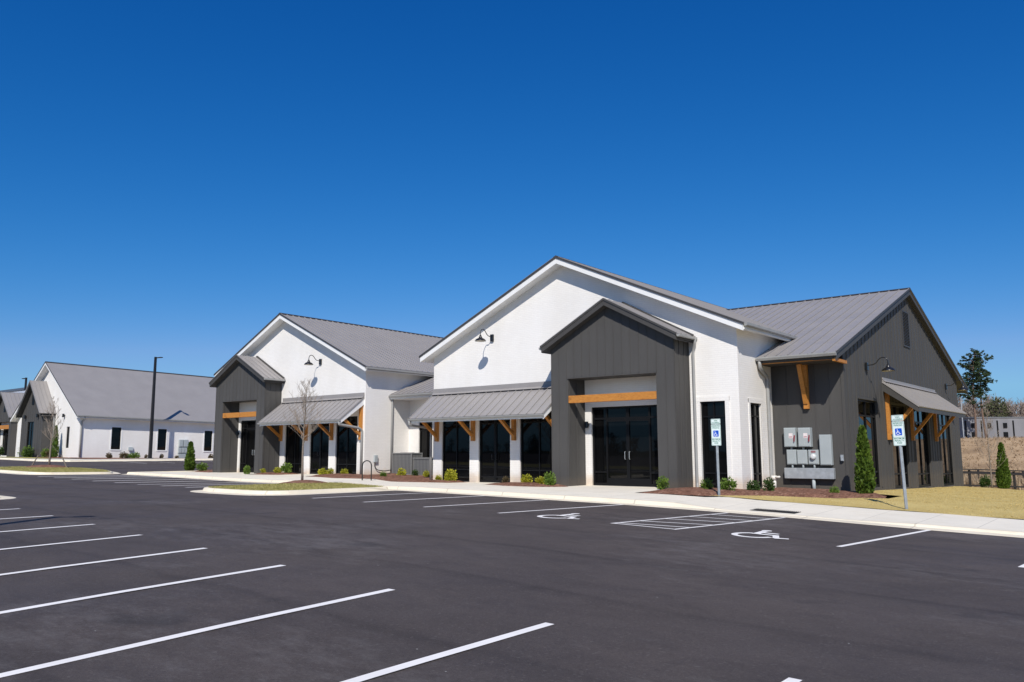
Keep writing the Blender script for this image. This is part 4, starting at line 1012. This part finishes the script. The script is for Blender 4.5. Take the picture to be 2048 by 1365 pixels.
wm=MB(); wall(wm,'y',45.2,-180,-117,-.2,[(-180,6.9),(-117,6.9)],[(-131.0,-128.4,1.3,5.1)],.1); obj('brick_wall',wm,M['brick'],B4); glazing(B4,'entry_door','y',45.2,(-131.0,-128.4,1.3,5.1),[-129.7],[4.3],fw=.1)
ro=MB(); ro.slab((-180,50.4,11.25),(43,0,0),Vector((0,-5.7,-4.2)),.08,.6); ro.slab((-137,47.6,8.2),(20,0,0),Vector((0,-2.9,-1.2)),.08,.6); obj('roof',ro,M['lightroof'],B4)
B5=thing('commercial_building','dark blue grey roof of a distant building behind the left edge','building',(-250,80,1.6))
mb=MB(); wall(mb,'y',80,-290,-223,0,[(-290,17.0),(-223,17.0)],(),.1); obj('wall',mb,M['trim'],B5)
mb=MB(); mb.slab((-292,84,18.5),(70,0,0),Vector((0,-4.4,-1.4)),.1,.8); mb.slab((-292,84,18.5),(70,0,0),Vector((0,16.5,-4.9)),.1,.8); obj('roof',mb,M['bluelouver'],B5)

# pavement, turf, mulch and kerb before the far left building
zfar=lambda x,y: interp(FX,x)+.16
kerb('kerb',[(-87.5,95),(-87.5,36.5),(-90,34.5),(-180,34.5)],False,-1,.15)
sheet([(-88.2,95),(-88.2,36.8),(-90.3,35.2),(-180,35.2),(-180,39.0),(-102.3,39.0),(-102.3,39.6),(-94.9,39.6),(-91.2,39.6),(-91.2,95)],lambda x,y: zfar(x,y)+.0,5,M['conc'],'pavement')
sheet([(-91.2,95),(-91.2,39.6),(-95.3,39.6),(-95.3,95)],lambda x,y: interp(FX,x)+.19+.08*clamp((-91.5-x)/3)-max(0,y-40)*.012,2.5,M['mulch'],'mulch_bed','stuff')
sheet([(-180,35.8),(-97,35.8),(-93.5,37.2),(-97,38.2),(-180,38.4)],lambda x,y: zfar(x,y)+.03,5,M['turf'],'island_turf','stuff')
sheet([(-102.3,38.6),(-95.2,37.9),(-92.4,39.7),(-95.2,40.5),(-102.3,40.5)],lambda x,y: zfar(x,y)+.06,1.,M['mulch'],'mulch_bed','stuff')

# ------------------------------------------------------------------ plants
def leaves(n, rx, rz, size, shape='round', up=.3):
    """leaf cards filling a plant's volume, base at z=0"""
    mb=MB(); k=0
    lobes=[(random.uniform(-.5,.5)*rx,random.uniform(-.5,.5)*rx,random.uniform(.35,1.05)*rz,random.uniform(.35,.6)) for _ in range(9)]
    while k<n:
        if shape=='round':
            if random.random()<.75:
                lx,ly,lz,lr=random.choice(lobes); d=Vector((random.gauss(0,1),random.gauss(0,1),random.gauss(0,1))).normalized()
                rr=random.uniform(.65,1.05)*lr*rx; p=Vector((lx,ly,lz))+d*rr; p.z=max(.03,p.z)
            else:
                d=Vector((random.gauss(0,1),random.gauss(0,1),random.gauss(0,1))).normalized(); rr=random.uniform(.55,1.0)
                p=Vector((d.x*rx*rr,d.y*rx*rr,rz*.9+d.z*rz*rr)); p.z=max(.03,p.z)
            out=Vector((p.x,p.y,(p.z-rz*.6))).normalized()
        else:
            h=random.random()**1.15; prof=(1-h)**.62*(.62+.38*min(1,h*6)) if h<1 else 0
            a=random.uniform(0,2*PI); wob=1+.22*noise.noise((math.cos(a)*1.7,math.sin(a)*1.7,h*7)); rr=rx*prof*random.uniform(.60,1.04)*wob
            p=Vector((rr*math.cos(a),rr*math.sin(a),.04+h*rz)); out=Vector((math.cos(a),math.sin(a),.9)).normalized()
        dirv=(out+Vector((random.gauss(0,.5),random.gauss(0,.5),random.gauss(0,.5)+up))).normalized()
        side=dirv.cross(Vector((random.gauss(0,1),random.gauss(0,1),random.gauss(0,1)))).normalized()
        s=size*random.uniform(.6,1.3); w=side*s*.33
        mb.add([p,p+dirv*s*.5+w,p+dirv*s,p+dirv*s*.5-w],[(0,1,2,3)]); k+=1
    return mb
SH={k:leaves(720,.26,.28,.085) for k in range(4)}
SHM={}
def shrub(x,y,w,mat,label,kind,zf=land,hs=1.,group='small shrubs in the mulch beds'):
    key=(kind,mat)
    if key not in SHM:
        me=SH[kind].mesh('shrub'); me.materials.append(M[mat]); SHM[key]=me
    o=bpy.data.objects.new('shrub',SHM[key]); COL.objects.link(o); o.location=(x,y,zf(x,y)+.01); s=w/.62; o.scale=(s*random.uniform(.85,1.15),s*random.uniform(.85,1.15),s*hs*random.uniform(.8,1.2)); o.rotation_euler=(random.uniform(-.12,.12),random.uniform(-.12,.12),random.uniform(0,6.28))
    return tag(o,label,'shrub',group)
for a in [
 (-56.5,32.9,.80,'gshrub','green shrub left of the left portico, right of the narrow conifer',0),
 (-48.75,31.7,.60,'gshrub','green shrub in front of the right pier of the left dark portico',1),
 (-47.9,32.4,.52,'yshrub','yellow green shrub below the leftmost bracket of the left awning',2),
 (-47.1,33.0,.50,'yshrub','small yellow green shrub under the left awning, beside a larger green one',3),
 (-46.3,33.1,.74,'gshrub','larger green shrub before the first window under the left awning',0),
 (-42.6,33.2,.56,'yshrub','yellow green shrub just right of the left building door under its awning',1),
 (-41.6,33.0,.60,'yshrub','yellow green shrub before the last window under the left awning, left one of two',2),
 (-40.6,33.3,.58,'yshrub','yellow green shrub before the last window under the left awning, right one of two',3),
 (-36.9,33.2,.46,'gshrub','small shrub directly right of the black bike rack',0),
 (-37.3,35.1,.54,'yshrub','yellow shrub in front of the taller air conditioner',1),
 (-36.3,35.2,.46,'dshrub','dark green shrub in front of the gap between the air conditioners',2),
 (-35.3,35.2,.46,'yshrub','yellow shrub in front of the right end of the shorter air conditioner',3),
 (-31.9,32.75,.46,'yshrub','small yellow shrub by the left corner pier of the large building',0),
 (-30.6,32.4,.74,'yshrub','bright yellow shrub before the first window under the long awning',1),
 (-27.0,32.6,.50,'brownleaf','brownish winter shrub right of the door under the long awning',2),
 (-25.4,32.3,.70,'yshrub','bright yellow shrub before the window right of the door under the long awning',3),
 (-24.1,31.75,.60,'yshrub','yellow green shrub tucked against the left side of the large portico',0),
 (-23.05,31.1,.74,'gshrub','round green shrub in front of the left foot of the large portico',1),
 (-17.25,31.3,.56,'gshrub','round green shrub in front of the right foot of the large portico',2),
 (-15.6,32.1,.62,'gshrub','bright green shrub left of the sign post below the tall corner window',3),
 (-14.55,31.9,.66,'gshrub','green shrub right of the sign post at the white building corner',0),
 (-13.75,32.5,.58,'dshrub','dark green shrub under the side window, left one of a pair',1),
 (-13.2,32.7,.60,'dshrub','dark green shrub under the side window, right one of a pair',2),
 (-10.95,33.9,.36,'gshrub','tiny green shrub in the mulch below the outlet cover',3),
 (-10.2,61.6,.80,'dshrub','dark green shrub beside the black fence beyond the dark gable',0)]:
    shrub(*a)
for (x,y,w,m,l) in [(-93.6,43.2,.75,'brownleaf','brownish shrub, leftmost of the row along the far left side wall'),(-93.6,45.4,.8,'gshrub','dull green shrub in the row along the far left side wall, second from left'),(-93.4,47.4,.5,'brownleaf','tiny brown shrub between the first window and the black light pole far left'),(-93.0,44.6,.9,'brownleaf','upright brown shrub below the first window of the far left side wall'),(-93.2,46.0,1.0,'gshrub','bright green shrub below the pale vent hood far left'),(-93.4,49.3,.6,'brownleaf','small brown shrub just right of the black light pole far left'),(-93.4,51.2,.5,'brownleaf','tiny brown shrub left of the distant meter bank'),(-93.4,55.6,.7,'brownleaf','brown shrub below the last visible window of the far left side wall'),
                    (-103.6,38.4,1.3,'gshrub','low green shrub left of the pair before the far left portico door'),(-102.6,38.3,1.2,'dshrub','low dark shrub at the right foot of the far left portico'),(-100.6,39.3,1.1,'gshrub','green shrub between the far left portico and the small conifer'),(-99.8,39.4,1.1,'brownleaf','reddish brown shrub beside the small conifer far left'),
                    (-111.5,41.0,1.5,'gshrub','olive shrub before the white wall between the two far left porticos'),(-109.6,40.4,1.3,'gshrub','low olive shrub left of the far left portico'),(-124.5,42.6,1.6,'dshrub','dark shrub at the foot of the portico on the left edge')]:
    shrub(x,y,w,m,l,random.randrange(4),lambda a,b: interp(FX,a)+.2-max(0,b-41)*.012,1.,'shrubs before the far left buildings')
def conifer(x,y,w,h,label,zf=land,n=3600):
    z=zf(x,y); T=thing('conifer',label,'conifer',(x,y,z),'narrow clipped conifers')
    mb=leaves(n,w/2*.97,h*.97,.14,'cone',.9); me=mb.mesh('crown'); obj('crown',me,M['cyp'],T)
    obj('trunk',MB().tube([(0,0,-.1),(0,0,h*.7)],[.05,.02],8),M['bark'],T,world=False)
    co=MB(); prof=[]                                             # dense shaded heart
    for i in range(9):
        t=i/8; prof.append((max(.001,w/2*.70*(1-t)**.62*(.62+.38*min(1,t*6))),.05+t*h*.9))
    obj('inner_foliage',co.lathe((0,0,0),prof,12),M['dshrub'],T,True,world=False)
conifer(-58.1,32.9,.82,2.15,'narrow green conifer beside the pavement left of the left dark portico')
conifer(-10.05,34.9,.80,2.75,'bright green conifer standing at the near corner of the dark gable')
conifer(-9.3,62.6,.92,3.0,'green conifer by the black fence at the right edge')
conifer(-99.0,39.6,.95,3.6,'small slim conifer before the white front of the far left building',lambda x,y: interp(FX,x)+.2,1500)

def bare_tree(x,y,z,h,spread,label,trunk_h,r0,seed,nl=24,depth=3,mat='twig',leanv=(0,0),tw=1.):
    rnd=random.Random(seed); T=thing('bare_tree',label,'tree',(x,y,z),None)
    tr=MB(); br=MB(); pts=[]; n=9
    for i in range(n+1):
        t=i/n; pts.append(Vector((leanv[0]*t+.05*math.sin(t*5+seed)*t,leanv[1]*t+.05*math.cos(t*4+seed)*t,t*h*.97)))
    tr.tube(pts,[r0*(1-.93*(i/n))+.005 for i in range(n+1)],9); obj('trunk',tr,M['bark'],T,True,world=False)
    def at(t): f=t*n; i=min(n-1,int(f)); return pts[i].lerp(pts[i+1],f-i)
    def grow(p,d,L,r,lev):
        q=[p]; k=4; c=p.copy(); dd=d.copy()
        for i in range(k):
            dd=(dd+Vector((rnd.gauss(0,.10),rnd.gauss(0,.10),.10+rnd.gauss(0,.05)))).normalized(); c=c+dd*(L/k); q.append(c.copy())
        br.tube(q,[max(.0042*tw,r*(1-.8*i/k)) for i in range(k+1)],5 if lev<2 else 4,False)
        if lev<depth:
            for i in range(rnd.randint(4,6)):
                f=rnd.uniform(.25,.98)*k; j=min(k-1,int(f)); b=q[j].lerp(q[j+1],f-j)
                ax=Vector((rnd.gauss(0,1),rnd.gauss(0,1),rnd.gauss(0,.6))).normalized(); nd=(dd*.8+ax*.62+Vector((0,0,.22))).normalized()
                grow(b,nd,L*rnd.uniform(.35,.6),r*.5,lev+1)
    for i in range(nl):
        t=trunk_h/h+(1-trunk_h/h)*((i+.5)/nl)**1.05; t=min(t,.985); a=i*2.4+rnd.uniform(-.4,.4); u=(t-trunk_h/h)/(1-trunk_h/h)
        L=spread*(1-.72*u)*rnd.uniform(.75,1.1); el=.55+.55*u
        grow(at(t),Vector((math.cos(a)*math.cos(el),math.sin(a)*math.cos(el),math.sin(el))),L,r0*.34*(1-.6*u),1)
    obj('crown',br,M[mat],T,True,world=False); return T
zt=zM(*TM)+.12
bare_tree(TM[0],TM[1],zt,4.55,1.55,'leafless young tree in the turf island before the left building',1.75,.056,3,26,3,'twig',(0,0),.6)
za=zA(*TA)+.12
bare_tree(TA[0],TA[1],za,4.9,1.5,'leafless staked tree in the turf island on the left',1.5,.075,11,18)
for i,(dx,dy) in enumerate(((1.55,.7),(-1.5,-.75),(-.2,1.4))):
    mb=MB(); mb.beam((TA[0]+dx,TA[1]+dy,za-.25),(TA[0]+dx*.62,TA[1]+dy*.62,za+.75),.06,.06); mb.tube([(TA[0]+dx*.64,TA[1]+dy*.64,za+.7),(TA[0],TA[1],za+1.65)],.008,5)
    single('tree_stake',mb,M['bark'],(TA[0]+dx,TA[1]+dy,za-.25),['brown stake right of the staked tree on the left island, with guy strap','brown stake left of the staked tree on the left island, with guy strap','brown stake behind the staked tree on the left island, with guy strap'][i],'stake','stakes of the left island tree')
bare_tree(-9.9,62.0,land(-9.9,62)-.05,5.2,1.5,'thin leafless tree beside the black fence at the right',1.0,.05,21,18)

# ------------------------------------------------------------------ black rail fence on the right
T=thing('rail_fence','black post and rail fence with wire mesh behind the lawn at the right','fence',(-12.95,72,-1.3))
pp=[(-18.27,67.56,-.92),(-15.61,69.74,-1.04),(-12.95,71.92,-1.16),(-10.29,74.1,-1.28),(-7.63,76.28,-1.40)]
for p in pp: obj('post',MB().box(p[0]-.08,p[0]+.08,p[1]-.08,p[1]+.08,p[2]-.5,p[2]+1.28),M['fence'],T)
for a,b in zip(pp,pp[1:]):
    mb=MB(); A=Vector(a); Bv=Vector(b); up=Vector((0,0,1))
    for zz_,hh in ((1.33,.07),(1.06,.13),(.12,.12)): mb.beam(A+up*zz_+Vector((0,-.10,0)),Bv+up*zz_+Vector((0,-.10,0)),.05 if hh>.08 else .2,hh)
    obj('rail',mb,M['fence'],T)
    mb=MB(); k=30
    for i in range(1,k): p=A.lerp(Bv,i/k); mb.beam(p+up*.15,p+up*1.02,.006,.006,(0,1,0))
    for i in range(1,8): zz_=.15+i*.11; mb.beam(A+up*zz_,Bv+up*zz_,.006,.006)
    obj('wire_mesh',mb,M['mesh'],T)
T=thing('rail_fence','second run of black rail fence, smaller and farther back','fence',(-17,100,-1.8))
pp=[(-24.5,93.7,-1.6),(-20.8,96.8,-1.68),(-17.13,99.84,-1.74),(-13.44,102.9,-1.90),(-9.7,106,-2.05)]
for p in pp: obj('post',MB().box(p[0]-.09,p[0]+.09,p[1]-.09,p[1]+.09,p[2]-.6,p[2]+1.35),M['fence'],T)
for a,b in zip(pp,pp[1:]):
    mb=MB(); A=Vector(a); Bv=Vector(b); up=Vector((0,0,1))
    for zz_,hh in ((1.36,.08),(1.1,.12)): mb.beam(A+up*zz_+Vector((0,-.11,0)),Bv+up*zz_+Vector((0,-.11,0)),.05,hh)
    obj('rail',mb,M['fence'],T)

# ------------------------------------------------------------------ distance: grey shell building, pines, woodland
T=thing('warehouse','long grey concrete shell building with dark openings above the dry bank','building',(-45,268,4.6))
a=Vector((-78,242,0)); b=Vector((10,312,0)); d=(b-a).normalized(); nrm=Vector((d.y,-d.x,0)); L=(b-a).length
mb=MB(); mb.hexa([a+Vector((0,0,3.5)),b+Vector((0,0,3.5)),b-nrm*25+Vector((0,0,3.5)),a-nrm*25+Vector((0,0,3.5)),a+Vector((0,0,11.1)),b+Vector((0,0,11.1)),b-nrm*25+Vector((0,0,11.1)),a-nrm*25+Vector((0,0,11.1))]); obj('wall',mb,M['grey'],T)
jm=MB(); s=2.0; k=0
while s<L:
    p=a+d*s+nrm*.12; jm.beam(p+Vector((0,0,3.6)),p+Vector((0,0,10.2)),.34,.2,tuple(nrm)); s+=4.55
obj('panel_joint',jm,M['frame'],T)
random.seed(5); s=4.2; i=0
while s<L-3:
    p=a+d*s+nrm*.14
    if i%2==0: obj('door_opening',MB().beam(p+Vector((0,0,4.6)),p+Vector((0,0,6.9)),1.25,.2,tuple(nrm)),M['frame'],T)
    if i%2==0 or i%3==0: q=p; obj('window_opening',MB().beam(q+Vector((0,0,8.1)),q+Vector((0,0,9.5)),1.1,.2,tuple(nrm)),M['frame'],T)
    s+=4.55; i+=1
mb=MB(); mb.beam(a+nrm*.06+Vector((0,0,11.15)),b+nrm*.06+Vector((0,0,11.1)),.5,.12); obj('parapet_cap',mb,M['galv'],T)
single('flag_pole',MB().tube([(-44.6,244,3),(-44.6,244,14.8)],.12,8),M['galv'],(-44.6,244,3),'thin pale pole rising before the grey shell building','pole')

def pine(x,y,z,h,label,seed,lean=(0,0),first=.42):
    rnd=random.Random(seed); T=thing('pine_tree',label,'pine tree',(x,y,z),'tall pines beyond the bank')
    pts=[(lean[0]*t+.25*math.sin(t*6+seed),lean[1]*t,h*t) for t in [i/10 for i in range(11)]]
    obj('trunk',MB().tube(pts,[.34*(1-.85*i/10) for i in range(11)],8),M['pinebark'],T,True,world=False)
    br=MB(); fo=MB()
    for i in range(46):
        t=first+(1-first)*((i+.5)/46)**.85; f=t*10; j=min(9,int(f)); p=Vector(pts[j]).lerp(Vector(pts[j+1]),f-j); a=rnd.uniform(0,2*PI)
        if rnd.random()<.16: continue
        u=(t-first)/(1-first); L=(1.0+3.0*math.sin(PI*min(.97,.12+.8*u)))*rnd.uniform(.45,1.25); e=p+Vector((math.cos(a)*L,math.sin(a)*L,L*rnd.uniform(-.05,.35)))
        br.tube([p,p.lerp(e,.5)+Vector((0,0,-.12)),e],[.09,.06,.03],5,False)
        for c in range(int(3+L*2.6)):
            q=p.lerp(e,rnd.uniform(.5,1.08))+Vector((rnd.gauss(0,.45),rnd.gauss(0,.45),rnd.gauss(.12,.34)))
            for _ in range(20):
                dv=Vector((rnd.gauss(0,1),rnd.gauss(0,1),rnd.gauss(.25,.6))).normalized(); s=rnd.uniform(.3,.6); sd=dv.cross(Vector((rnd.gauss(0,1),rnd.gauss(0,1),rnd.gauss(0,1)))).normalized()*s*.2
                fo.add([q,q+dv*s*.5+sd,q+dv*s,q+dv*s*.5-sd],[(0,1,2,3)])
    obj('limbs',br,M['pinebark'],T,True,world=False); obj('crown',fo,M['pine'],T,world=False)
pine(-43.9,255,4.4,24.6,'taller pine with bushy dark crown rising beyond the dark gable',1,(1.3,0),.36)
pine(-41.7,257,4.4,22.4,'slimmer second pine leaning just right of the taller one',2,(-.2,0),.5)
# leafless wood along the skyline: a mass nobody could count
def woodland(n, place, hgt, seed, tw, mat='wood_far', per=130, z0=4.5):
    rnd=random.Random(seed); mb=MB()
    for i in range(n):
        x,y=place(rnd); h=hgt(rnd,x); c=Vector((x,y,z0))
        mb.tube([c,c+Vector((rnd.gauss(0,.3),0,h*.8))],[.16,.05],4,False)
        for k in range(per):
            p=c+Vector((rnd.gauss(0,.5),rnd.gauss(0,.5),h*rnd.uniform(.08,.85))); a=rnd.uniform(0,2*PI); l=rnd.uniform(1.0,3.0)*h/15; e=p+Vector((math.cos(a)*l*.6,math.sin(a)*l*.6,l*rnd.uniform(.4,1))); w=Vector((tw,tw*.6,0))
            mb.add([p-w,p+w,e],[(0,1,2)])
            for _ in range(2):
                g=p.lerp(e,rnd.uniform(.4,.9)); e2=g+Vector((rnd.gauss(0,.6),rnd.gauss(0,.6),rnd.uniform(.2,1.2)))*(h/15); mb.add([g-w*.6,g+w*.6,e2],[(0,1,2)])
    return struct('bare_woodland',mb,M[mat],'stuff')
def skyline(rnd):
    x=-105+95*rnd.random()+rnd.gauss(0,3); return x,330+rnd.uniform(-15,55)-.25*(x+40)
woodland(330,skyline,lambda r,x: r.uniform(11,18)+3*noise.noise((x*.06,0,0)),9,.10)
# trees across the road behind the camera, which the shop glass mirrors
woodland(150,lambda r:(r.uniform(-290,10),-95+r.uniform(-12,12)),lambda r,x: r.uniform(3.5,6.5)+2.5*noise.noise((x*.05,3,0)),4,.22,'evergreen',90,0.)
# dry scrub in the field behind the fence and up the bank
rnd=random.Random(31); mb=MB()
for _ in range(2600):
    y=84+146*rnd.random()**1.5; x=-y*rnd.uniform(.09,.24)+1; z=far(x,y)-.05; h=rnd.uniform(.3,1.0)*(1.1 if y<150 else .55)
    for _ in range(4):
        a=rnd.uniform(0,2*PI); w=.10*rnd.uniform(.5,1.2); q=Vector((x+rnd.gauss(0,.25),y+rnd.gauss(0,.25),z)); mb.add([q+Vector((math.cos(a)*w,math.sin(a)*w,0)),q-Vector((math.cos(a)*w,math.sin(a)*w,0)),q+Vector((rnd.gauss(0,.3),rnd.gauss(0,.3),h))],[(0,1,2)])
struct('dry_scrub',mb,M['scrub'],'stuff')
for (x,y,w,h,l) in ((-47.6,318,8.0,16.0,'dull evergreen tree in the skyline wood right of the pines'),):
    T=thing('evergreen_tree',l,'tree',(x,y,4.5)); random.seed(3)
    mb=MB()
    for _ in range(900):
        d=Vector((random.gauss(0,1),random.gauss(0,1),random.gauss(0,1))).normalized(); r=random.uniform(.5,1)*(1+.25*noise.noise(d*2)); p=Vector((d.x*w*.5*r,d.y*w*.5*r,h*.62+d.z*h*.36*r)); dv=Vector((random.gauss(0,1),random.gauss(0,1),random.gauss(.2,1))).normalized(); s=random.uniform(.5,1.); sd=dv.orthogonal().normalized()*s*.3
        mb.add([p,p+dv*s*.5+sd,p+dv*s,p+dv*s*.5-sd],[(0,1,2,3)])
    obj('crown',mb,M['evergreen'],T,world=False); obj('trunk',MB().tube([(0,0,-.5),(0,0,h*.6)],[.3,.12],7),M['pinebark'],T,True,world=False)

# ------------------------------------------------------------------ sun, sky, camera
sun_vec=Vector((.68,-1.0,1.07)).normalized()                   # towards the sun
elev=math.asin(sun_vec.z); az=math.atan2(sun_vec.x,sun_vec.y)
L=bpy.data.lights.new('sun','SUN'); L.energy=4.65; L.angle=math.radians(.5); L.color=(1,.945,.87)
so=bpy.data.objects.new('sun',L); COL.objects.link(so); so.rotation_euler=(-sun_vec).to_track_quat('-Z','Y').to_euler(); so.location=(20,-30,40)
w=bpy.data.worlds.new('World'); scene.world=w; w.use_nodes=True; nt=w.node_tree; bg=nt.nodes['Background']
sky=nt.nodes.new('ShaderNodeTexSky'); sky.sky_type='NISHITA'; sky.sun_disc=False; sky.sun_elevation=elev; sky.sun_rotation=az; sky.altitude=100; sky.air_density=1.0; sky.dust_density=.3; sky.ozone_density=4.0
# deepen the blue the way a polarising filter does: one tone curve per channel
sp=nt.nodes.new('ShaderNodeSeparateColor'); cb=nt.nodes.new('ShaderNodeCombineColor'); nt.links.new(sky.outputs['Color'],sp.inputs[0])
chan=[]
for k,(p_,g_) in enumerate(((2.584,22.7*10**-2.584),(1.168,7.36*10**-1.168),(.83,9.25*10**-.83))):
    a=nt.nodes.new('ShaderNodeMath'); a.operation='POWER'; a.inputs[1].default_value=p_; b=nt.nodes.new('ShaderNodeMath'); b.operation='MULTIPLY'; b.inputs[1].default_value=g_
    nt.links.new(sp.outputs[k],a.inputs[0]); nt.links.new(a.outputs[0],b.inputs[0]); chan.append(b)
for k in (1,0):                                                  # keep the horizon blue
    q_=nt.nodes.new('ShaderNodeMath'); q_.operation='MULTIPLY'; q_.inputs[1].default_value=(.47,.66)[k]; nt.links.new(chan[k+1].outputs[0],q_.inputs[0])
    m_=nt.nodes.new('ShaderNodeMath'); m_.operation='MINIMUM'; nt.links.new(chan[k].outputs[0],m_.inputs[0]); nt.links.new(q_.outputs[0],m_.inputs[1]); chan[k]=m_
for k in range(3): nt.links.new(chan[k].outputs[0],cb.inputs[k])
nt.links.new(cb.outputs[0],bg.inputs['Color']); bg.inputs['Strength'].default_value=.1

cam=bpy.data.cameras.new('camera'); co=bpy.data.objects.new('camera',cam); COL.objects.link(co); scene.camera=co
cam.sensor_width=36; cam.lens=1632.52/2048*36; cam.clip_end=9000; cam.clip_start=.05
yaw,pit,roll=math.radians(-39.1384),math.radians(7.74431),math.radians(-.16375)
f=Vector((math.sin(yaw)*math.cos(pit),math.cos(yaw)*math.cos(pit),math.sin(pit))); r=Vector((math.cos(yaw),-math.sin(yaw),0)); u=r.cross(f)
c_,s_=math.cos(roll),math.sin(roll); r2=r*c_+u*s_; u2=-r*s_+u*c_
m=Matrix((r2,u2,-f)).transposed().to_4x4(); m.translation=Vector((0,0,1.6)); co.matrix_world=m
scene.render.engine='CYCLES'
vs=scene.view_settings; vs.view_transform='Standard'; vs.look='None'; vs.exposure=0; vs.gamma=1
